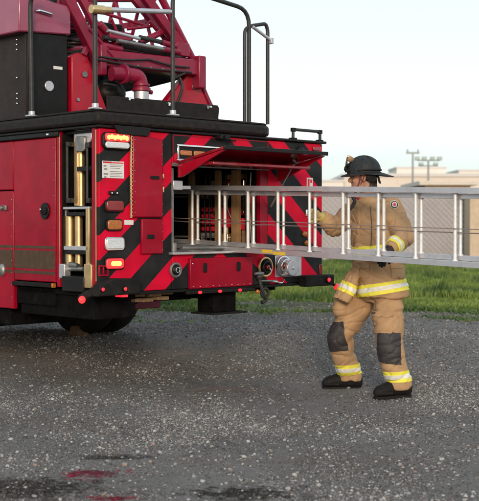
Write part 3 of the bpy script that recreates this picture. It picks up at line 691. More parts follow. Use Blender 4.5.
# chassis
b = MB().box(.75, .87, .6, 4.4, .68, .82).box(1.67, 1.79, .6, 4.4, .68, .82).box(.1, 2.4, .45, .55, .74, .80).box(.1, 2.4, 1.6, 1.75, .60, .80)
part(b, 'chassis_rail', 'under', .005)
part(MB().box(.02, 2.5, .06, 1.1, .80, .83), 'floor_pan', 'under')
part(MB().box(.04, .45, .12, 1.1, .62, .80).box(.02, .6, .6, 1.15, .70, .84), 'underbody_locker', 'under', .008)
b = MB()
for i, (xx, zz) in enumerate(((.40, .735), (.54, .73), (.68, .74), (.45, .775), (.60, .775), (.75, .78))): b.box(xx, xx+.12, .12+.03*(i % 2), 1.0, zz, zz+.03)
part(b, 'cribbing', 'wood', .004)
# rear axle, wheels
part(MB().cyl((.3, 2.98, .68), (2.3, 2.98, .68), .09).ell((1.27, 2.98, .68), .22, .22, .22), 'axle', 'steel')
part(MB().box(.6, 2.3, 1.95, 2.1, .50, .68), 'red_reflect_crossmember', 'red2', .01)  # added bar; its red stands in for reflected red under the body
def wheel(x0):
    w = MB()
    prof = [(.0, .30), (.0, .47), (.03, .51), (.08, .525), (.18, .525), (.23, .51), (.26, .47), (.26, .30)]
    n = 40; rg = []
    for i in range(n):
        a = 2*math.pi*i/n; rg.append([w.bm.verts.new((x0+dx, 2.98+rr*math.cos(a), .70+rr*math.sin(a))) for dx, rr in prof])
    for i in range(n):
        for k in range(len(prof)-1): w.bm.faces.new((rg[i][k], rg[(i+1) % n][k], rg[(i+1) % n][k+1], rg[i][k+1]))
    o = w.out('wheel', M['rubber'], T)
    part(MB().cyl((x0+.06, 2.98, .70), (x0+.20, 2.98, .70), .305, n=28).ring((x0+.04, 2.98, .70), (1, 0, 0), .29, .02), 'rim', 'steel', parent=o)
    part(MB().cyl((x0-.01, 2.98, .70), (x0+.2, 2.98, .70), .12), 'hub', 'steel', .01, o)
for x in (.02, .32, 1.96, 2.26): wheel(x)
part(MB().box(.04, .66, 1.95, 1.97, .46, .85), 'shade_mud_flap', 'under', .003)  # flap added as a dark fill for the shade under the body
part(MB().box(.06, .6, 1.3, 1.9, .50, .80), 'shade_box', 'under', .02)  # dark box added to fill the shade below the flank
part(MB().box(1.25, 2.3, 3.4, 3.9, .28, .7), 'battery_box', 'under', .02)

# ---- turntable deck
out = [(-.06, -.055), (1.70, -.055), (1.77, -.045), (1.83, -.01), (1.855, .05), (1.86, .12), (2.05, .45), (2.25, .75), (2.32, 1.1), (2.32, 2.6), (-.06, 2.6)]
part(MB().xy(out, 2.101, 2.196), 'deck', 'tread', .024)
part(MB().xy([(x*.985+.01, y+.012) for x, y in out], 2.197, 2.212), 'deck_tread', 'tread', .004)
part(MB().xz([(.15, 2.03), (.44, 2.03), (.47, 2.098), (.10, 2.098)], -.05, -.035), 'deck_bracket', 'black', .004)
part(MB().xz([(.38, 2.213), (1.60, 2.213), (1.62, 2.36), (1.60, 2.385), (.38, 2.375)], .385, .40).box(1.60, 1.612, .40, 1.2, 2.213, 2.37), 'kick_plate', 'tread', .004)
for px, py in ((131, 98.5), (170.5, 104), (209, 107)):
    x, z = rear(px, py, .38); part(MB().box(x-.03, x+.03, .372, .384, z-.007, z+.007).box(x-.03, x-.012, .366, .372, z-.02, z), 'clip', 'chrome')
# rails
def foot(x, y): part(MB().box(x-.045, x+.045, y-.03, y+.03, 2.212, 2.224).cyl((x, y, 2.224), (x, y, 2.255), .026), 'rail_foot', 'alu', .003)
fx = rear(93.5, 110, .02)[0]
part(MB().tube([(fx+.02, .02, 2.25), (fx+.02, .02, 3.19), (fx+.02, .86, 3.19), (-.01, .86, 2.25)], .019, rad=.12), 'guard_rail', 'pipe'); foot(fx+.02, .02); foot(-.01, .86)
part(MB().tube([(.735, .0, 2.25), (.735, .0, 3.24), (1.597, .0, 3.16), (1.597, .0, 2.21)], .018, rad=.14), 'guard_rail', 'pipe'); foot(.735, .0)
part(MB().tube([(1.545, .0, 2.21), (1.545, .0, 2.99), (1.62, .0, 3.03), (1.80, .0, 3.07), (1.825, .0, 3.02), (1.825, .0, 2.21)], .016, rad=.05), 'guard_rail', 'pipe')
part(MB().cyl((1.62, -.02, 3.02), (1.845, -.02, 2.93), .014).box(1.825, 1.86, -.04, .0, 2.90, 2.95), 'gate_latch', 'alu', .003)
xa, za = rear(92, 10.5); xb, zb = rear(170, 13)
part(MB().cyl((xa, -.01, za), (xb, -.01, zb), .019), 'gate_bar', 'alu'); part(MB().cyl((xa-.01, -.01, za), (xa+.11, -.01, za+.008), .034, n=20).cyl((xa+.112, -.01, za+.008), (xa+.17, -.01, za+.015), .027, n=20), 'gate_collar', 'gold', .003)
# cabinet
o = part(MB().box(.03, .445, 1.0, 2.5, 2.213, 2.93), 'control_cabinet', 'cab', .006)
part(MB().box(.04, .435, .99, .998, 2.22, 2.92), 'cabinet_door', 'black', .004, o)
x, z = rear(50, 86.5, .98); part(MB().cyl((x, .99, z), (x, .975, z), .044, n=28), 'round_gauge', 'alu', .004, o)
x, z = rear(59, 68.5, .98); part(MB().box(x-.045, x+.045, .983, .989, z-.013, z+.013), 'plate', 'white', .002, o)
b = MB()
for i, zz in enumerate((2.34, 2.38, 2.42, 2.55, 2.78, 2.82, 2.86)): b.ell((.022+.0, 1.12, zz), .004, .008, .008, seg=8, rg=6); b.ell((.06, .988, zz-.03), .006, .003, .006, seg=8, rg=6)
part(b, 'rivet', 'chrome', parent=o)
o = part(MB().poly([(-.06, .96, 2.90), (.455, .96, 2.93), (.455, .96, 3.17), (.0, .96, 3.20), (-.06, .96, 3.20)], (0, 1.6, 0)), 'console_cover', 'purple', .012)
x, z = rear(46, 14.5, .95); part(MB().tube([(x-.08, .955, z+.01), (x-.07, .93, z+.012), (x+.05, .93, z-.002), (x+.06, .955, z-.012)], .012, rad=.02), 'cover_handle', 'chrome', parent=o)
part(MB().box(.30, .34, 1.0, 1.05, 3.17, 3.6).box(.12, .16, 1.1, 1.15, 3.17, 3.6), 'mast_post', 'black', .004)
part(MB().box(.40, .46, 1.05, 1.15, 3.17, 3.6), 'mast_post', 'red2', .004)
# boom supports
def R1(px, py, y=1.0): x, z = rear(px, py, y); return x, z
part(MB().xz([(.490, 2.213), (.98, 2.213), (.865, 2.34), (.66, 2.78), (.56, 2.80), (.490, 2.76)], 1.0, 1.09), 'boom_support', 'redin', .01)
part(MB().xz([(1.33, 2.213), (2.25, 2.213), (2.153, 2.448), (1.925, 2.77), (1.84, 2.77), (1.46, 2.37)], 1.0, 1.09), 'boom_support', 'redin', .01)
part(MB().poly([(1.925, .985, 2.775), (1.925, 1.25, 2.775), (2.27, 1.25, 2.213), (2.27, .985, 2.213)], (-.03, 0, -.02)), 'support_flange', 'red2', .004)
part(MB().xz([(.77, 2.70), (1.93, 2.72), (1.93, 2.865), (.77, 2.845)], .93, 1.12), 'cross_beam', 'red2', .012)
part(MB().box(1.86, 1.95, .90, 1.16, 2.60, 2.90), 'beam_end', 'red2', .012); part(MB().box(.73, .80, .91, 1.14, 2.62, 2.88), 'beam_end', 'red2', .012)
part(MB().xz([rear(a, c, 1.3) for a, c in ((98, 60), (194, 70), (192, 77), (170, 83), (150, 88), (128, 92), (117, 99), (118, 88), (104, 86))], 1.3, 1.7), 'turntable_drive', 'black', .02)
# elbow pipe and coupling
part(MB().tube([(.80, .86, 2.63), (.92, .84, 2.635), (1.08, .82, 2.63), (1.10, .82, 2.52)], .062, n=20, rad=.12), 'elbow_pipe', 'red2')
part(MB().cyl((1.10, .82, 2.50), (1.10, .82, 2.53), .080, n=24).cyl((1.10, .82, 2.545), (1.10, .82, 2.565), .074, n=24).cyl((.90, .84, 2.635), (.93, .84, 2.635), .085, n=24).cyl((1.12, .81, 2.505), (1.21, .81, 2.50), .020), 'pipe_collar', 'red2', .004)
part(MB().cyl((1.10, .82, 2.40), (1.10, .82, 2.50), .066, n=24), 'pipe_coupling', 'alu', .004); part(MB().cyl((1.10, .82, 2.213), (1.10, .82, 2.40), .060, n=24), 'riser_pipe', 'steel')
part(MB().ell((1.0, 1.15, 2.50), .16, .14, .13).box(.80, 1.10, 1.15, 1.5, 2.35, 2.5), 'pump_housing', 'black')
bb = MB()
for i in range(8):
    bb.cyl((.86+i*.145, .93, 2.735), (.86+i*.145, .92, 2.737), .012, n=6); 
bb.cyl((.62, 1.0, 2.62), (.62, .985, 2.62), .03, n=6).cyl((.55, 1.0, 2.40), (.55, .985, 2.40), .018, n=6).cyl((.72, 1.0, 2.40), (.72, .985, 2.40), .018, n=6).cyl((1.88, 1.0, 2.62), (1.88, .985, 2.62), .03, n=6).cyl((1.75, 1.0, 2.42), (1.75, .985, 2.42), .018, n=6).cyl((2.0, 1.0, 2.42), (2.0, .985, 2.42), .018, n=6)
part(bb, 'rivet', 'steel', .002)
for k, (a, c) in enumerate((((98, 60), (192, 73)), ((100, 57), (150, 60)), ((150, 60), (190, 68)))):
    (x0, y0, z0), (x1, y1, z1) = (lambda p, q: ((p[0], .90, p[1]), (q[0], .90, q[1])))(rear(*a, .9), rear(*c, .9))
    part(MB().tube([(x0, .905, z0), ((x0+x1)/2, .895, (z0+z1)/2-.02), (x1, .905, z1)], .009, rad=.1), 'hydraulic_hose', 'pipe')
part(MB().box(.80, 1.45, 1.5, 2.4, 3.10, 3.20), 'cable_tray', 'black', .01)
for a, c, y in (((90, 30), (118, 62), .93), ((104, 14), (150, 28), 1.3), ((128, 30), (176, 24), 1.25), ((95, 44), (104, 62), .95), ((150, 22), (186, 60), 1.1), ((112, 20), (122, 44), 1.35)):
    x0, z0 = rear(*a, y); x1, z1 = rear(*c, y); part(MB().cyl((x0, y, z0), (x1, y, z1), .014), 'brace', 'red2')
# slanting chords of the boom base
def chord(p, q, r, nm='boom_chord', mm='red2', n=4):
    part(MB().cyl(p, q, r, n=n) if n > 4 else MB().cyl(p, q, r*1.25, n=4), nm, mm, .006)
def seg(a, c, y, y2=None): 
    x0, z0 = rear(*a, y); x1, z1 = rear(*c, y2 if y2 is not None else y); return (x0, y, z0), (x1, y2 if y2 is not None else y, z1)
for a, c, y, y2, r, n in (((196, 66), (158, -8), 1.0, 1.0, .034, 12), ((184, 52), (141, -8), 1.0, 1.0, .045, 4), ((178, 52), (128, -8), 1.15, 1.3, .035, 4), ((101, 66), (64, -8), .98, .98, .050, 4), ((108, 50), (78, -8), 1.05, 1.1, .035, 4), ((196, 66), (176, 30), 1.2, 1.3, .03, 12), ((84, 56), (96, 30), 1.0, 1.0, .025, 4),
        ((100, 24), (118, 44), 1.0, 1.0, .03, 12), ((118, 28), (150, 22), 1.6, 1.6, .03, 4), ((168, 30), (140, 44), 1.05, 1.05, .028, 12)):
    p, q = seg(a, c, y, y2); chord(p, q, r, n=n)
part(MB().box(.80, 1.72, 1.06, 1.14, 2.895, 2.945).box(.86, 1.1, .95, 1.02, 2.95, 3.02).box(1.62, 1.78, .94, 1.1, 2.88, 3.0), 'boom_crossmember', 'red2', .008)
for a, c, y, r, mm in (((108, 31.5), (140, 39.5), .95, .015, 'alu'), ((140, 38), (162, 43), .95, .020, 'pipe'), ((118, 41.5), (164, 50), .92, .019, 'steel'), ((104, 38), (135, 44), .98, .022, 'pipe'), ((120, 46), (170, 56), 1.0, .022, 'pipe'), ((103, 46), (122, 50), .95, .026, 'red2'), ((162, 43), (176, 47), .95, .026, 'red2'), ((164, 50), (180, 53), .92, .026, 'red2')):
    p, q = seg(a, c, y); part(MB().cyl(p, q, r), 'hydraulic_rod', mm)
for i in range(11):
    px0 = 69+random.uniform(0, 4); py0 = 22+i*3.5; px1 = 92+random.uniform(-6, 3); py1 = py0+random.uniform(-5, 8)
    (x0, y0, z0), (x1, y1, z1) = seg((px0, py0), (px1, py1), 1.2)
    part(MB().tube([(x0, 1.25, z0), ((x0+x1)/2, 1.12+random.uniform(-.04, .04), (z0+z1)/2+random.uniform(-.05, .05)), (x1, 1.2, z1)], random.uniform(.008, .017), rad=.08), 'hydraulic_hose', random.choice(['pipe', 'steel', 'red2', 'pipe', 'purple']))
part(MB().box(.47, .78, 1.45, 1.6, 2.213, 3.0), 'hose_panel', 'black', .01)
for i, (px0, py0, px1, py1) in enumerate(((178, 74, 177, 104), (104, 84, 118, 92), (186, 72, 172, 80))):
    (x0, y0, z0), (x1, y1, z1) = seg((px0, py0), (px1, py1), .95)
    part(MB().tube([(x0, .95, z0), ((x0+x1)/2+.03, .90, (z0+z1)/2+.02), (x1, .95, z1)], .013, rad=.08), 'hydraulic_hose', 'pipe')
# lattice aerial ladder rising forward above the turntable
def bp(x, t, h): return (x, 1.25+t*4.6, 2.93+t*.62+h)
for x in (.80, 1.62):
    for h, r in ((0, .045), (.50, .03)):
        part(MB().cyl(bp(x, 0, h), bp(x, 1, h), r, n=8), 'aerial_rail', 'red2')
    for i in range(12):
        t0, t1 = i/12, (i+1)/12
        part(MB().cyl(bp(x, t0, 0), bp(x, (t0+t1)/2, .50), .017, n=8), 'lattice_bar', 'red2')
        part(MB().cyl(bp(x, (t0+t1)/2, .50), bp(x, t1, 0), .017, n=8), 'lattice_bar', 'red2')
for i in range(13): part(MB().cyl(bp(.80, i/13, .0), bp(1.62, i/13, .0), .018, n=8), 'aerial_rung', 'red2')
part(MB().box(.9, 1.5, 1.35, 5.4, 2.95, 2.99), 'waterway_tray', 'black')

# wheel chock
ch = pt(79, 330, 12.05); ch.z = gz(ch.x, ch.y)
o = empty('wheel_chock', ch, ROT); tag(o, 'worn wooden chock on the ground by the truck wheel', 'chock')
MB().yz([(-.10, 0), (.10, 0), (.05, .10), (-.03, .10)], -.07, .06).out('wedge', mat('dark_weathered_wood', (.15, .09, .05), .85, var=.4, scale=20, bump=.4, dirt=.4), o, .006)
MB().box(-.02, .02, -.02, .02, .10, .115).out('handle', M['steel'], o)

# ================================================================== GROUND LADDER
LX = 1.385
ly0 = solve(309.5, x=LX)[1]
lbase = Matrix.Rotation(ROT, 4, 'Z') @ Vector((LX, 0, 0)) + Vector((OX, OY, 0))
LD = empty('extension_ladder', (lbase.x, lbase.y, 1.12), ROT); tag(LD, 'aluminium extension ladder carried on edge out of the truck compartment', 'ladder')
def lz(y, h): return .029*y+h                     # h from the lower edge
def lbar(y0, y1, x0, x1, h0, h1):
    m = MB(); m.poly([(x0, y0, lz(y0, h0)), (x1, y0, lz(y0, h0)), (x1, y0, lz(y0, h1)), (x0, y0, lz(y0, h1))], (0, 0, 0))
    m.bm.free(); m = MB()
    A = [(x0, y0, lz(y0, h0)), (x1, y0, lz(y0, h0)), (x1, y0, lz(y0, h1)), (x0, y0, lz(y0, h1))]; B = [(x0, y1, lz(y1, h0)), (x1, y1, lz(y1, h0)), (x1, y1, lz(y1, h1)), (x0, y1, lz(y1, h1))]
    return m.rings([A, B])
H = .552; YA, YB = -3.55, 1.30
def section(name, xc, o_, hw, ya, yb, lab, dark):
    s = o_
    for h0 in (s, H-s-hw):
        top = h0 > .2
        bmx = lbar(ya, yb, xc-.034, xc+.034, h0+.006, h0+hw-.006)
        ob = bmx.out('beam', M['alu'], LD, .004)
        # flanges give the beam its channel profile
        lbar(ya, yb, xc-.038, xc-.030, h0, h0+hw).out('flange', M['alu'], ob, .002)
        lbar(ya, yb, xc+.030, xc+.038, h0, h0+hw).out('flange', M['alu'], ob, .002)
for xc, o_, hw, ya, yb in ((0, 0, .040, YA, YB), (.066, .043, .034, YA+.12, YB-.05)):
    section('s', xc, o_, hw, ya, yb, '', 0)
    k = -14
    while k < 22:
        y = ly0+k*.339; k += 1
        if not (YA+.15 < y < YB-.1): continue
        h0, h1 = o_+hw-.004, H-o_-hw+.004
        g = MB().cyl((xc, y, lz(y, h0)), (xc, y, lz(y, h1)), .0130, n=18)
        for q in (h0, h1-.012): g.cyl((xc, y, lz(y, q)), (xc, y, lz(y, q+.012)), .021, n=18)
        g.out('rung', M['rung'], LD)
for a, c, d in ((235.5, 219.5, 1.39), ):
    pass
def rope(h, x, sag, r):
    P = []; n = 26
    for i in range(n+1):
        y = YA+.2+(YB-YA-.4)*i/n; P.append((x, y, lz(y, h)+sag*math.sin(i*1.3)*.3+.002*math.sin(i*2.7)))
    MB().tube(P, r, n=6).out('halyard', mat('braided_rope', (.25, .19, .18), .8, bump=.3, bscale=200), LD)
rope(.265, -.026, .004, .0032); rope(.236, .030, .004, .0042)
for p0, p1 in ((262, 272), (273, 285)):
    ya_, yb_ = solve(p1, x=LX-.04)[1], solve(p0, x=LX-.04)[1]
    sh = .012 if p0 == 262 else .001
    lbar(ya_, yb_, -.0405, -.0385, sh, sh+.026).out('yellow_tape', M['yellow'], LD)
lbar(YA-.06, YA+.05, -.042, .042, -.006, .05).out('shoe', M['rubber'], LD, .004); lbar(YA-.06, YA+.05, -.042, .042, H-.05, H+.006).out('shoe', M['rubber'], LD, .004)

# ================================================================== PERSON
P_MESH = {}
def remeshed(b, name, voxel, smooth=3, disp=None):
    """union of overlapping closed pieces -> one continuous surface"""
    bmesh.ops.recalc_face_normals(b.bm, faces=b.bm.faces)
    me = bpy.data.meshes.new(name+'_src'); b.bm.to_mesh(me); b.bm.free()
    o = bpy.data.objects.new(name+'_src', me); COL.objects.link(o)
    m = o.modifiers.new('r', 'REMESH'); m.mode = 'VOXEL'; m.voxel_size = voxel
    if smooth: m = o.modifiers.new('s', 'SMOOTH'); m.factor = .5; m.iterations = smooth
    dg = bpy.context.evaluated_depsgraph_get(); ev = o.evaluated_get(dg)
    res = bpy.data.meshes.new_from_object(ev); bpy.data.objects.remove(o)
    if disp:
        res.update(); ns = [v.normal.copy() for v in res.vertices]
        for v, n_ in zip(res.vertices, ns): v.co += n_*disp(v.co)
    return res
def link(me, name, m, parent, sm=True):
    me.name = name; me.materials.clear(); me.materials.append(m)
    me.polygons.foreach_set('use_smooth', [True]*len(me.polygons))
    o = bpy.data.objects.new(name, me); COL.objects.link(o); o.parent = parent; return o
def limb(b, pts, n=20):
    """pts: (centre, r_side, r_front) along a path; side axis given"""
    P = [Vector(p[0]) for p in pts]; rings = []; u = None
    for i, p in enumerate(P):
        d = (P[min(i+1, len(P)-1)]-P[max(i-1, 0)]).normalized()
        w = SIDE-d*SIDE.dot(d)
        w = w.normalized() if w.length > .3 else (u-d*u.dot(d)).normalized() if u else d.orthogonal().normalized()
        u = w; v = d.cross(u)
        rings.append([p+u*math.cos(2*math.pi*k/n)*pts[i][1]+v*math.sin(2*math.pi*k/n)*pts[i][2] for k in range(n)])
    b.rings(rings); return b
FW = Vector((-.75, -.66, 0)).normalized(); LS = Vector((.66, -.75, 0)).normalized(); SIDE = LS   # facing, his left
UPV = Vector((0, 0, 1))
bunker = mat('tan_bunker_cloth', (.445, .275, .150), .9, spec=.2, var=.2, scale=7, dirt=.35, bump=.35, bscale=220)
pad = mat('charcoal_knee_leather', (.035, .030, .032), .6, var=.25, scale=25, bump=.4, bscale=90, dirt=.3)
band_y = mat('lime_yellow_trim', (.80, .72, .07), .6, var=.08, scale=20)
band_s = mat('silver_reflective_trim', (.74, .72, .66), .4, var=.12, scale=30)
skin = mat('skin', (.40, .20, .13), .55, var=.08, scale=20); hairm = mat('dark_hair', (.02, .013, .01), .6, var=.3, scale=60)
gloveY = mat('yellow_glove_leather', (.48, .38, .13), .75, var=.2, scale=30, bump=.2); gloveK = mat('black_glove_leather', (.018, .016, .016), .65, var=.3, scale=30)
bootm = mat('black_boot_rubber', (.013, .012, .012), .7, spec=.2, var=.3, scale=20, dirt=.3)
helm = mat('black_leather_helmet', (.020, .022, .025), .62, var=.3, scale=30, bump=.3, bscale=120, spec=.3)

# joints in world space
Jn = dict(pel=pt(378, 287, 9.10), waist=pt(378, 262, 9.10), chest=pt(375, 226, 9.10), neck=pt(369, 199, 9.12), head=pt(363, 177, 9.12),
    lsh=pt(390, 208, 8.98), lel=pt(405, 238, 8.88), lwr=pt(388, 251, 8.66),
    rsh=pt(357, 209, 9.24), rel=pt(334, 227, 9.22), rwr=pt(320, 216, 9.12),
    lhip=pt(388, 292, 9.02), lkn=pt(390, 347, 8.86), lan=pt(400, 384, 8.88),
    rhip=pt(366, 292, 9.18), rkn=pt(340, 337, 9.22), ran=pt(350, 376, 9.36))
J = type('J', (), Jn)
J.lan.z = .115; J.ran.z = .115+gz(0, 9.36)
base = Vector(((J.lan.x+J.ran.x)/2, (J.lan.y+J.ran.y)/2, 0))
def mixv(a, b_, t): return a*(1-t)+b_*t
# --- body: head, neck, trunk, arms, legs in one surface
b = MB()
HF = Vector((-.975, .20, -.05)).normalized(); HL = Vector((-.20, -.975, 0)).normalized()      # the head turns towards the truck
HU = HL.cross(HF)*-1
if HU.z < 0: HU = -HU
hm = Matrix((HL, HF, HU)).transposed()
def hp(l, f, u): return J.head+HL*l+HF*f+HU*u
b.ell(hp(0, -.012, .03), .077, .098, .095, hm); b.ell(hp(0, .03, -.045), .060, .066, .075, hm); b.ell(hp(0, .062, -.085), .036, .034, .030, hm)
b.ell(hp(0, .105, -.022), .014, .020, .020, hm, 12, 8); b.ell(hp(0, .094, .002), .010, .014, .030, hm, 12, 8); b.ell(hp(0, .082, .018), .052, .018, .012, hm, 12, 8)
for s_ in (-1, 1):
    b.ell(hp(s_*.040, .066, -.028), .022, .020, .022, hm, 12, 8)
    b.ell(hp(s_*.080, -.012, -.012), .010, .020, .032, hm, 12, 8); b.ell(hp(s_*.076, -.002, -.018), .012, .012, .018, hm, 12, 8)
b.ell(hp(0, .088, -.062), .026, .010, .007, hm, 12, 8); b.ell(hp(0, .086, -.073), .022, .010, .007, hm, 12, 8)
limb(b, [(hp(0, -.03, -.02), .056, .060), (hp(0, -.035, -.09), .056, .060), (J.neck-UPV*.03, .062, .066)])
limb(b, [(J.neck-UPV*.01, .06, .06), (mixv(J.neck, J.chest, .3), .15, .085), (J.chest, .165, .11), (J.waist, .14, .10), (J.pel, .155, .115), (J.pel-UPV*.09, .12, .10)])
for a, c, d in ((J.lsh, J.lel, J.lwr), (J.rsh, J.rel, J.rwr)):
    limb(b, [(mixv(J.chest, a, .5)+UPV*.04, .05, .05), (a, .052, .052), (mixv(a, c, .5), .046, .046), (c, .040, .040)]); limb(b, [(mixv(a, c, .9), .04, .04), (mixv(c, d, .3), .042, .042), (d, .028, .028)])
for a, c, d in ((J.lhip, J.lkn, J.lan), (J.rhip, J.rkn, J.ran)):
    limb(b, [(a+UPV*.03, .08, .085), (mixv(a, c, .4), .074, .08), (c, .055, .058), (mixv(c, d, .35), .055, .060), (d, .038, .042), (d-UPV*.06, .035, .05)])
def hand(b, wrist, palmdir, backn, thumbside, curl, S=1.0, rr=.0105):
    """palm with four curled fingers and a thumb; palmdir from wrist to knuckles, backn out of the back of the hand"""
    pd, bn = palmdir.normalized(), backn.normalized(); sd = pd.cross(bn).normalized()*thumbside
    q = Matrix((sd, pd, bn)).transposed()
    b.ell(wrist+pd*.045*S, .043*S, .055*S, .020*S, q, 16, 10)
    limb(b, [(wrist-pd*.02, .03, .026), (wrist+pd*.03, .036, .022)])
    for i, (off, ln) in enumerate(((.032, .070), (.011, .080), (-.011, .074), (-.031, .058))):
        k0 = wrist+pd*(.085-.004*abs(i-1.3))*S+sd*off*S; pts = [k0-pd*.03]; d = pd.copy(); p = k0.copy(); pts.append(p.copy())
        for f, part_l in ((.0, .45), (1, .32), (1, .26)):
            ang = curl[0] if f == 0 else curl[1]
            rot = Matrix.Rotation(ang, 3, sd*thumbside*-1)
            d2 = rot @ d
            if d2.dot(bn) > d.dot(bn): d2 = rot.transposed() @ d
            d = d2; p = p+d*ln*part_l*S; pts.append(p.copy())
        b.tube(pts, [rr*1.12, rr*1.1, rr, rr*.95, rr*.85], n=10)
        b.ell(p, rr*.9, rr*.9, rr*.9, None, 8, 6)
    t0 = wrist+pd*.02*S+sd*.03*S; t1 = t0+(pd*.5+sd*.7-bn*.3).normalized()*.042*S; t2 = t1+(pd*.7+sd*.1-bn*.7).normalized()*.033*S; t3 = t2+(pd*.5-sd*.4-bn*.8).normalized()*.024*S
    b.tube([t0, t1, t2, t3], [rr*1.35, rr*1.25, rr*1.1, rr*.9], n=10); b.ell(t3, rr*.95, rr*.95, rr*.95, None, 8, 6)
    return b
# right hand closes over a rung near the truck, left hand grips the lower beam from outside
LDIR = Vector((.706, -.708, 0)); NRM = Vector((-.708, -.706, 0))      # along the ladder (towards its free end), and out of its face towards the camera
rhd = (pt(311, 213, 8.98)-J.rwr).normalized(); lhd = (pt(383, 256, 8.60)-J.lwr).normalized()
def rh(b, rr): return hand(b, J.rwr, Vector((-.93, -.30, .22)), Vector((-.28, .95, .10)), 1, (.85, 1.15), 1.0, rr)
def lh(b, rr): return hand(b, J.lwr, Vector((-.62, -.55, -.45)), Vector((-.25, -.35, .95)), -1, (.8, .85), 1.0, rr)
rh(b, .0085); lh(b, .0085)
bodyme = remeshed(b, 'person', .0065, 2)
off = Matrix.Translation(-base); bodyme.transform(off)
PR = link(bodyme, 'person', skin, None); PR.location = base
tag(PR, 'person in tan turnout gear and black helmet holding the ladder beside the truck', 'person')
def put(me_or_b, name, m, parent=None, bevel=0):
    if isinstance(me_or_b, MB):
        o = me_or_b.out(name, m, None, bevel); me = o.data; me.transform(off); o.parent = parent or PR; return o
    me_or_b.transform(off); return link(me_or_b, name, m, parent or PR)
# face details
for s_ in (-1, 1):
    e = put(MB().ell(hp(s_*.031, .0805, .000), .012, .011, .0085, hm, 16, 10), 'eye', M['steel'])
    put2 = MB().ell(hp(s_*.031, .0885, .000), .0065, .004, .0065, hm, 10, 8).out('iris', hairm, None); put2.data.transform(off); put2.parent = e
put(MB().tube([hp(-.022, .091, -.066), hp(0, .099, -.068), hp(.022, .091, -.066)], .0022, n=6), 'mouth', mat('lips', (.30, .09, .07), .5))
# hair round the back and side of the head
hb = MB(); hb.ell(hp(0, -.030, .028), .083, .088, .092, hm); hb.ell(hp(0, -.075, -.045), .058, .034, .045, hm)
for i in range(40):
    a = random.uniform(-1.3, 1.3); p = hp(math.sin(a)*.075, -.045-math.cos(a)*.052, -.06-random.uniform(0, .03)); hb.ell(p, .012, .012, .018, None, 8, 6)
put(remeshed(hb, 'hair', .006, 1), 'hair', hairm)
# --- jacket
def wr(amp, sx, seed, stretch=(1, 1, 1)):
    def f(p):
        q = Vector((p.x*stretch[0], p.y*stretch[1], p.z*stretch[2]))*sx+Vector((seed, seed*2, seed*3))
        n1 = noise.noise(q); n2 = noise.noise(q*2.3+Vector((4, 4, 4)))
        n3 = noise.noise(q*1.7+Vector((9, 2, 7)))
        n4 = noise.noise(Vector((p.x*2.2+p.z*1.6, p.y*2.2, p.z*5.2-p.x*2.4))*1.5+Vector((seed*3, 1, 8)))
        return amp*(.25*n2-1.15*(1-min(1, abs(n1)*5.5))**1.6-.75*(1-min(1, abs(n3)*7))**1.6-.8*(1-min(1, abs(n4)*4))**1.6+.55+n4*.25)
    return f
b = MB()
hem = pt(380, 297, 9.10)
limb(b, [(J.neck+UPV*.005, .085, .075), (J.neck-UPV*.03, .125, .10), (J.neck-UPV*.075, .19, .125), (mixv(J.neck, J.chest, .6), .208, .142), (J.chest, .214, .165), (pt(376, 250, 9.1), .212, .170), (pt(378, 268, 9.1), .208, .172), (pt(381, 284, 9.08), .205, .182), (pt(383, 294, 9.07), .218, .200), (pt(383, 297, 9.07), .212, .194)], 32)
b.ell(J.lsh+UPV*.01, .085, .085, .085); b.ell(J.rsh+UPV*.01, .085, .085, .085)
limb(b, [(mixv(J.chest, J.lsh, .6)+UPV*.03, .10, .10), (J.lsh, .095, .098), (mixv(J.lsh, J.lel, .5), .092, .092), (J.lel, .082, .082), (J.lel-UPV*.02, .06, .06)])
b.ell(J.lel, .082, .082, .078)
limb(b, [(J.lel+UPV*.01, .075, .078), (mixv(J.lel, J.lwr, .4), .072, .074), (mixv(J.lel, J.lwr, .80), .060, .062), (mixv(J.lel, J.lwr, .93), .056, .058)])
limb(b, [(mixv(J.chest, J.rsh, .6)+UPV*.03, .10, .10), (J.rsh, .095, .095), (mixv(J.rsh, J.rel, .5), .088, .088), (J.rel, .080, .080), (mixv(J.rel, J.rwr, .4), .070, .070), (mixv(J.rel, J.rwr, .85), .060, .060)])
b.ell(J.rel, .079, .079, .079)
jm = remeshed(b, 'jacket', .0075, 5, wr(.010, 3.6, 3, (1, 1, 1.6)))
jacket_world = jm.copy()
jk = put(jm, 'jacket', bunker)
# --- trousers
b = MB()
limb(b, [(J.pel+UPV*.06, .15, .125), (J.pel, .17, .14), (J.pel-UPV*.08, .190, .150), (J.pel-UPV*.12, .150, .105)], 28)
def leg(hip, kn, an, k):
    sag = mixv(kn, an, .5)+FW*.012
    limb(b, [(hip-UPV*.02, .095, .105), (mixv(hip, kn, .35), .118, .128), (mixv(hip, kn, .75), .105, .115), (kn, .100, .108), (sag, .094, .100), (mixv(kn, an, .85), .092, .094), (an-UPV*.02, .096, .098), (an-UPV*.045, .090, .094)], 26)
leg(J.lhip, J.lkn, J.lan, 1); leg(J.rhip, J.rkn, J.ran, 0)
b.ell(pt(341, 307, 9.15), .070, .075, .10); b.ell(pt(348, 298, 9.16), .065, .07, .10)
tm = remeshed(b, 'trousers', .008, 14, wr(.009, 3.2, 11, (1, 1, 1.9)))
tr_world = tm.copy()
tr = put(tm, 'trousers', bunker)
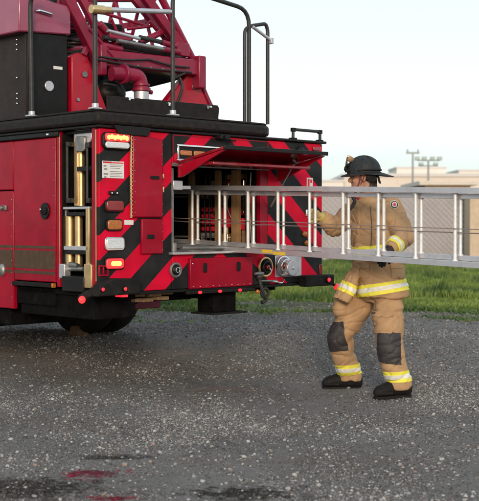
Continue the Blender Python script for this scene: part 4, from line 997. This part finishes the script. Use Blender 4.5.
# --- bands cut out of the cloth and set proud of it
def patch(src, name, m, planes, out_, parent, thick=.004, keep=None):
    bm = bmesh.new(); bm.from_mesh(src)
    for co_, no_ in planes:
        g = bm.verts[:]+bm.edges[:]+bm.faces[:]
        bmesh.ops.bisect_plane(bm, geom=g, plane_co=co_, plane_no=no_, clear_outer=True)
    if keep:
        kill = [f for f in bm.faces if not keep(f.calc_center_median(), f.normal)]
        bmesh.ops.delete(bm, geom=kill, context='FACES')
    bm.normal_update(); bm.verts.ensure_lookup_table()
    if not bm.faces: bm.free(); print('EMPTY PATCH', name); return None
    seen = set(); best = []
    for f in bm.faces:
        if f in seen: continue
        st, cur = [f], []; seen.add(f)
        while st:
            q = st.pop(); cur.append(q)
            for e in q.edges:
                for h in e.link_faces:
                    if h not in seen: seen.add(h); st.append(h)
        if len(cur) > len(best): best = cur
    bs = set(best); bmesh.ops.delete(bm, geom=[f for f in bm.faces if f not in bs], context='FACES')
    ns = {v: v.normal.copy() for v in bm.verts}
    for v, n_ in ns.items(): v.co += n_*out_
    r_ = bmesh.ops.extrude_face_region(bm, geom=bm.faces[:])
    nv = [e for e in r_['geom'] if isinstance(e, bmesh.types.BMVert)]
    bm.normal_update()
    for v in nv: v.co -= v.normal*thick*0
    vs_old = [v for v in bm.verts if v not in set(nv)]
    for v in vs_old:
        if v in ns: v.co -= ns[v]*thick
    bmesh.ops.recalc_face_normals(bm, faces=bm.faces)
    me = bpy.data.meshes.new(name); bm.to_mesh(me); bm.free(); me.transform(off)
    o = link(me, name, m, parent); me.set_sharp_from_angle(angle=R(45)); return o
def ringband(src, c, ax, w, m_name, parent, keep=None, lift=.0):
    ax = ax.normalized()
    o = patch(src, 'reflective_trim', band_y, [(c+ax*w/2, ax), (c-ax*w/2, -ax)], .005+lift, parent, keep=keep)
    patch(src, 'silver_stripe', band_s, [(c+ax*w*.19, ax), (c-ax*w*.19, -ax)], .0075+lift, o or parent, keep=keep)
tilt = Vector((-.15, 0, 1))
torso = lambda c, n: (c-Vector((J.waist.x, J.waist.y, c.z))).length < .30
ringband(jacket_world, pt(381, 288, 9.1), Vector((-.16, .05, 1)), .088, '', jk)
ringband(jacket_world, pt(372, 250, 9.1), Vector((-.09, 0, 1)), .075, '', jk, keep=lambda c, n: (c-J.waist).dot(Vector((1, 0, 0))) < .075 or (c.y > 9.1))
fd = (J.lwr-J.lel); ringband(jacket_world, mixv(J.lel, J.lwr, .66), fd, .075, '', jk, keep=lambda c, n: (c-mixv(J.lel, J.lwr, .66)).length < .13)
for kn, an, side_ in ((J.lkn, J.lan, 1), (J.rkn, J.ran, 0)):
    c = an+UPV*(.060 if side_ else .055)
    ringband(tr_world, c, Vector((-.06, 0, 1)), .085, '', tr, keep=lambda cc, n, a=an: (cc-a).to_2d().length < .2)
# knee pads
def kpad(c, fdir, w, h0, h1, sk):
    f = fdir.normalized(); s_ = Vector((-f.y, f.x, 0))
    return patch(tr_world, 'knee_pad', pad, [(c+s_*w, s_+UPV*.05), (c-s_*w, -s_), (c+UPV*h1, UPV+s_*sk), (c-UPV*h0, -UPV-s_*sk), (c, -f)], .006, tr, .007)
kpad(J.lkn+UPV*.005, Vector((-.25, -1, 0)), .088, .125, .115, .12)
kpad(J.rkn+UPV*.01, Vector((-.55, -1, 0)), .078, .12, .115, -.1)
# pocket flaps and pockets
def flap(px0, px1, py, D, h=.012):
    a, c = pt(px0, py, D), pt(px1, py, D); 
    put(MB().poly([a, c, c-UPV*h, a-UPV*h], (0, .03, 0)), 'pocket_flap', pad, tr, .003)
flap(372.5, 379.5, 312.2, 8.865, .014); flap(384, 389, 313, 8.875, .008)
# cargo and coat pockets
def pocket(src, par, c, fdir, w, h, nm='pocket', mm=None, o_=.010):
    f = fdir.normalized(); s_ = Vector((-f.y, f.x, 0))
    return patch(src, nm, mm or bunker, [(c+s_*w, s_), (c-s_*w, -s_), (c+UPV*h, UPV), (c-UPV*h, -UPV), (c, -f)], o_, par, .012)
pocket(tr_world, tr, pt(383, 322, 8.98), Vector((-.15, -1, 0)), .075, .075)
pocket(tr_world, tr, pt(383, 313.5, 8.98), Vector((-.15, -1, 0)), .080, .018, 'pocket_flap', None, .019)
pocket(jacket_world, jk, pt(366, 271, 9.08), Vector((-.55, -1, 0)), .075, .050)
pocket(jacket_world, jk, pt(391, 271, 9.08), Vector((.25, -1, 0)), .065, .050)
pocket(jacket_world, jk, pt(366, 266, 9.08), Vector((-.55, -1, 0)), .080, .014, 'pocket_flap', None, .017)
pocket(jacket_world, jk, pt(391, 266, 9.08), Vector((.25, -1, 0)), .070, .014, 'pocket_flap', None, .017)
pocket(jacket_world, jk, pt(365, 222, 9.08), Vector((-.7, -.7, 0)), .012, .20, 'storm_flap', None, .009)
# loose front of the coat hanging at his right side
b = MB(); c0, c1 = pt(357, 268, 9.05), pt(341, 301, 9.02)
limb(b, [(c0, .045, .03), (mixv(c0, c1, .3), .075, .040), (mixv(c0, c1, .7), .085, .050), (c1, .085, .055)])
cm = remeshed(b, 'coat_front', .008, 3, wr(.008, 9, 5)); cw = cm.copy(); cf = put(cm, 'coat_front', bunker, jk)
ringband(cw, mixv(c0, c1, .62), c1-c0, .085, '', cf)
# collar
cb = MB(); n = 26
rg = []
for hgt, rr_ in ((-.035, .088), (.02, .080), (.045, .084), (.045, .076), (.02, .070), (-.03, .078)):
    rg.append([J.neck+LS*math.cos(2*math.pi*k/n)*rr_*1.08+FW*(math.sin(2*math.pi*k/n)*rr_)+UPV*(hgt-(.02 if 4 < k < 9 else 0)) for k in range(n)])
R_ = [[cb.bm.verts.new(p) for p in r] for r in rg]
for A, B in zip(R_, R_[1:]+[R_[0]]):
    for k in range(n): cb.bm.faces.new((A[k], A[(k+1) % n], B[(k+1) % n], B[k]))
put(cb, 'collar', bunker, jk)
put(MB().tube([pt(352, 196, 8.97), pt(355, 201, 8.93), pt(352, 207, 8.94), pt(349, 210, 8.98)], .014, rad=.02), 'collar_strap', pad, jk)
put(MB().tube([pt(356, 197, 8.95), pt(358.5, 199, 8.93)], .011), 'collar_tab', M['inkred'], jk)
# microphone and pass under the arm
put(MB().tube([pt(366, 258, 8.90), pt(372, 259, 8.88), pt(379, 259.5, 8.88)], .012, rad=.02), 'glove_strap', pad, jk)
put(MB().tube([pt(370, 206, 8.93), pt(372, 225, 8.91), pt(371, 246, 8.92)], .003, rad=.1), 'jacket_zip', M['stripe'], jk)
# shoulder badge
bc = pt(391.5, 206.5, 8.98)
bd = Vector((.12, -1, .12)).normalized(); bc = J.lsh+bd*.108+Vector((.006, 0, .012))
def disc(r, o_, mm, nm, par, nn=20):
    return put(MB().cyl(bc+bd*o_, bc+bd*(o_+.002), r, n=nn), nm, mm, par)
bo = disc(.033, 0, M['white'], 'shoulder_badge', jk); disc(.029, .0022, M['black'], 'badge_ring', bo); disc(.021, .0044, M['white'], 'badge_disc', bo)
u1 = bd.orthogonal().normalized(); u2 = bd.cross(u1)
b = MB()
for i in range(3):
    d = u1*math.cos(i*math.pi/3)+u2*math.sin(i*math.pi/3); e = bd.cross(d)
    b = MB(); c = bc+bd*(.0066+.0004*i); b.poly([c+d*.016+e*.004, c+d*.016-e*.004, c-d*.016-e*.004, c-d*.016+e*.004], bd*.0015); put(b, 'badge_bar', M['inkred'] if i else M['ink'], bo)
# gloves
g = MB(); rh(g, .0118); limb(g, [(mixv(J.rel, J.rwr, .80), .045, .045), (J.rwr, .040, .036)]); put(remeshed(g, 'glove', .0045, 1), 'glove', gloveY)
g = MB(); lh(g, .0118); limb(g, [(mixv(J.lel, J.lwr, .80), .048, .046), (J.lwr, .044, .038)]); put(remeshed(g, 'glove', .0045, 1), 'glove', gloveK)
# boots
def boot(an, d, gzv):
    d = d.normalized(); s_ = Vector((-d.y, d.x, 0)); b = MB(); sole = Vector((an.x, an.y, gzv))
    def rg(t, w, h, z0): return [sole+d*t+s_*math.cos(a)*w+UPV*(z0+h*.5+math.sin(a)*h*.5) for a in [2*math.pi*k/20 for k in range(20)]]
    b.rings([rg(-.105, .020, .06, .03), rg(-.095, .040, .105, .018), rg(-.05, .050, .14, .014), (rg(.0, .053, .155, .014)), rg(.05, .054, .140, .014), rg(.10, .056, .115, .014), rg(.15, .058, .100, .014), rg(.19, .053, .088, .014), rg(.215, .038, .065, .018), rg(.228, .016, .036, .028)])
    limb(b, [(sole+UPV*.07, .048, .055), (sole+UPV*.22, .062, .065)])
    o = put(remeshed(b, 'boot', .006, 2), 'boot', bootm)
    out_ = []
    for t, w in ((-.100, .022), (-.085, .040), (-.04, .047), (.02, .043), (.08, .051), (.14, .056), (.18, .053), (.21, .038), (.228, .014)): out_.append((t, w))
    P_ = [sole+d*t+s_*w for t, w in out_]+[sole+d*t-s_*w for t, w in out_[::-1]]
    put(MB().poly(P_, (0, 0, .022)), 'boot_sole', M['rubber'], o, .005)
    put(MB().tube([sole+s_*.056+d*.10+UPV*.045, sole+s_*.052+d*.19+UPV*.045, sole+d*.226+UPV*.042, sole-s_*.052+d*.19+UPV*.045, sole-s_*.056+d*.10+UPV*.045], .012, rad=.05), 'toe_rand', M['rubber'], o)
    for t in (.075, .10, .125): put(MB().tube([sole+s_*.057+d*t+UPV*.06, sole+s_*.035+d*t+UPV*(.135-t*.2), sole-s_*.035+d*t+UPV*(.135-t*.2), sole-s_*.057+d*t+UPV*.06], .006, rad=.03), 'boot_ridge', bootm, o)
    put(MB().poly([sole+d*-.097+s_*.02, sole+d*-.082+s_*.040, sole+d*-.03+s_*.045, sole+d*-.03-s_*.045, sole+d*-.082-s_*.040, sole+d*-.097-s_*.02], (0, 0, -.003)), 'boot_heel', M['rubber'], o)
boot(J.lan, Vector((-.90, -.42, 0)), .004); boot(J.ran, Vector((-1, -.10, 0)), .002)
# --- helmet: ribbed dome, long rear brim, front shield
b = MB(); n = 48; rg = []
def brim(a):                                       # a = 0 at the front
    f = math.cos(a); return .034+.016*max(0, f)**2+.072*max(0, -f)**3, -.010*max(0, f)-.038*max(0, -f)**2-.004-.010*(1-abs(f))
prof = [(.118, 0), (.117, .020), (.113, .050), (.100, .082), (.078, .108), (.048, .126), (.018, .133), (.0, .134)]
hc = hp(0, -.006, .031)
def hring(rad, z, br=0, dz=0):
    out_ = []
    for k in range(n):
        a = 2*math.pi*k/n; e, dzz = brim(a)
        rib = 1+.018*max(0, math.cos(a*4))**8*(1 if z > .01 else 0)
        rr_ = rad*rib
        out_.append(hc+HF*(math.cos(a)*(rr_*1.13+e*br))+HL*(math.sin(a)*(rr_*.97+e*br*.8))+HU*(z+dzz*br+dz))
    return out_
rgs = [hring(.118, 0, 1, -.005), hring(.118, 0, 1, .0), hring(.118, .0, .5, .001)]+[hring(max(r_, .002), z) for r_, z in prof]
R_ = [[b.bm.verts.new(p) for p in r] for r in rgs]
for A, B in zip(R_, R_[1:]):
    for k in range(n): b.bm.faces.new((A[k], A[(k+1) % n], B[(k+1) % n], B[k]))
inner = [[b.bm.verts.new(p) for p in r] for r in (hring(.112, -.008, .5), hring(.110, -.006), hring(.095, .07), hring(.01, .12))]
for A, B in zip([R_[0]]+inner, inner):
    for k in range(n): b.bm.faces.new((A[k], A[(k+1) % n], B[(k+1) % n], B[k]))
hl_ = put(b, 'helmet', helm)
for i in range(4):
    a = i*math.pi/4; P_ = []
    for j in range(13):
        t = -math.pi/2+math.pi*j/12; rr_ = .121*math.cos(t) ; zz = .134*abs(math.cos(t))
        P_.append(hc+(HF*math.cos(a)*1.13+HL*math.sin(a)*.97)*(.119*math.sin(t))+HU*(.016+.122*math.cos(t)))
    put(MB().tube(P_, .0038, n=6), 'helmet_rib', helm, hl_)
put(MB().tube([hp(.118, .03, .047), hp(.12, -.06, .047), hp(.08, -.13, .047), hp(0, -.150, .047), hp(-.08, -.13, .047), hp(-.12, -.06, .047), hp(-.118, .03, .047)], .006, rad=.04), 'helmet_band', M['rubber'], hl_)
f0 = hc+HF*.140; 
put(MB().poly([f0+HL*.035+HU*.012, f0+HL*.050+HU*.09-HF*.010, f0+HL*.030+HU*.128-HF*.018, f0+HU*.142-HF*.020, f0-HL*.030+HU*.128-HF*.018, f0-HL*.050+HU*.09-HF*.010, f0-HL*.035+HU*.012], HF*.006), 'front_shield', mat('worn_brown_leather', (.16, .10, .06), .6, var=.4, scale=30), hl_, .002)
put(MB().cyl(hc+HF*.09+HU*.125, hc+HF*.125+HU*.140, .012), 'shield_holder', M['gold'], hl_)
put(MB().ell(hc+HF*.095+HL*.045+HU*.112, .028, .020, .022), 'goggle_pad', M['wood'], hl_)
put(MB().tube([hc+HF*.11+HL*.06+HU*.07, hc+HF*.135+HL*.03+HU*.055, hc+HF*.14+HL*.055+HU*.03, hc+HF*.12+HL*.085+HU*.025], .013, rad=.02), 'goggles', M['rubber'], hl_)
strapm = mat('dark_red_strap', (.16, .03, .025), .8)
# ear flap, chin strap
fl = MB(); fl.poly([hp(.088, -.040, .030), hp(.072, -.100, .030), hp(.060, -.118, -.040), hp(.078, -.070, -.055), hp(.092, -.030, -.02)], HL*.012); put(fl, 'neck_flap', M['rubber'], hl_, .004)
fl = MB(); fl.poly([hp(-.05, -.105, .03), hp(.065, -.105, .03), hp(.055, -.125, -.060), hp(-.05, -.125, -.060)], HF*-.012); put(fl, 'neck_flap', M['rubber'], hl_, .004)
put(MB().tube([hp(.092, .010, .03), hp(.084, .020, -.04), hp(.050, .060, -.112), hp(0, .075, -.125), hp(-.05, .06, -.112), hp(-.084, .02, -.04)], .005, n=8, rad=.04), 'chin_strap', strapm, hl_)
put(MB().tube([hp(.092, -.022, .03), hp(.088, -.010, -.02), hp(.082, .012, -.055)], .005, n=8), 'chin_strap', strapm, hl_)


# ================================================================== LIGHT, SKY, CAMERA
SUN_EL, SUN_AZ = R(14), R(178)        # azimuth clockwise from +Y: behind the camera, to the right
w = bpy.data.worlds.new('World'); scene.world = w; w.use_nodes = True
nt = w.node_tree; L = nt.links; nt.nodes.clear()
sky = N(nt, 'ShaderNodeTexSky', sky_type='NISHITA'); sky.sun_disc = False; sky.sun_elevation = SUN_EL; sky.sun_rotation = SUN_AZ
bg1 = N(nt, 'ShaderNodeBackground'); bg1.inputs['Strength'].default_value = .05; L.new(sky.outputs[0], bg1.inputs[0])
tc = N(nt, 'ShaderNodeTexCoord'); sp = N(nt, 'ShaderNodeSeparateXYZ'); L.new(tc.outputs['Generated'], sp.inputs[0])
mp = N(nt, 'ShaderNodeMapping'); mp.inputs['Scale'].default_value = (1, 1, 5); L.new(tc.outputs['Generated'], mp.inputs[0])
nz = N(nt, 'ShaderNodeTexNoise'); nz.inputs['Scale'].default_value = 2.2; nz.inputs['Detail'].default_value = 6; L.new(mp.outputs[0], nz.inputs[0])
ad = N(nt, 'ShaderNodeMath', operation='MULTIPLY_ADD'); ad.inputs[1].default_value = .16; L.new(nz.outputs['Fac'], ad.inputs[0]); L.new(sp.outputs['Z'], ad.inputs[2])
cr = N(nt, 'ShaderNodeValToRGB'); L.new(ad.outputs[0], cr.inputs[0]); E = cr.color_ramp.elements
E[0].position = .055; E[0].color = (.68, .71, .75, 1)
E[1].position = .9; E[1].color = (.60, .74, .82, 1)
for p, c in ((.085, (.62, .70, .75)), (.12, (.66, .76, .81)), (.155, (.82, .86, .88)), (.20, (.86, .90, .91)), (.34, (.79, .88, .91))):
    e = E.new(p); e.color = (*c, 1)
bg2 = N(nt, 'ShaderNodeBackground'); bg2.inputs['Strength'].default_value = .90; L.new(cr.outputs[0], bg2.inputs[0])
ash = N(nt, 'ShaderNodeAddShader'); L.new(bg1.outputs[0], ash.inputs[0]); L.new(bg2.outputs[0], ash.inputs[1])
ow = N(nt, 'ShaderNodeOutputWorld'); L.new(ash.outputs[0], ow.inputs[0])
sl = bpy.data.lights.new('sun', 'SUN'); sl.energy = 2.0; sl.angle = R(12); sl.color = (1, .82, .62)
so = bpy.data.objects.new('sun', sl); COL.objects.link(so)
dv = Vector((math.sin(SUN_AZ)*math.cos(SUN_EL), math.cos(SUN_AZ)*math.cos(SUN_EL), math.sin(SUN_EL)))
so.rotation_euler = (-dv).to_track_quat('-Z', 'Y').to_euler()

cam = bpy.data.cameras.new('camera'); co = bpy.data.objects.new('camera', cam); COL.objects.link(co); scene.camera = co
co.location = (0, 0, ZC); cam.sensor_fit = 'VERTICAL'; cam.sensor_height = 24; cam.sensor_width = 24*979/1024; cam.lens = F/501*24
co.rotation_euler = (R(90)-math.atan(27.5/F), 0, 0)
cam.clip_end = 2000; cam.clip_start = .1
cam.dof.use_dof = True; cam.dof.focus_distance = 9.0; cam.dof.aperture_fstop = 2.8
vs = scene.view_settings; vs.view_transform = 'Standard'; vs.look = 'None'; vs.exposure = 0; vs.gamma = 1; vs.use_curve_mapping = False
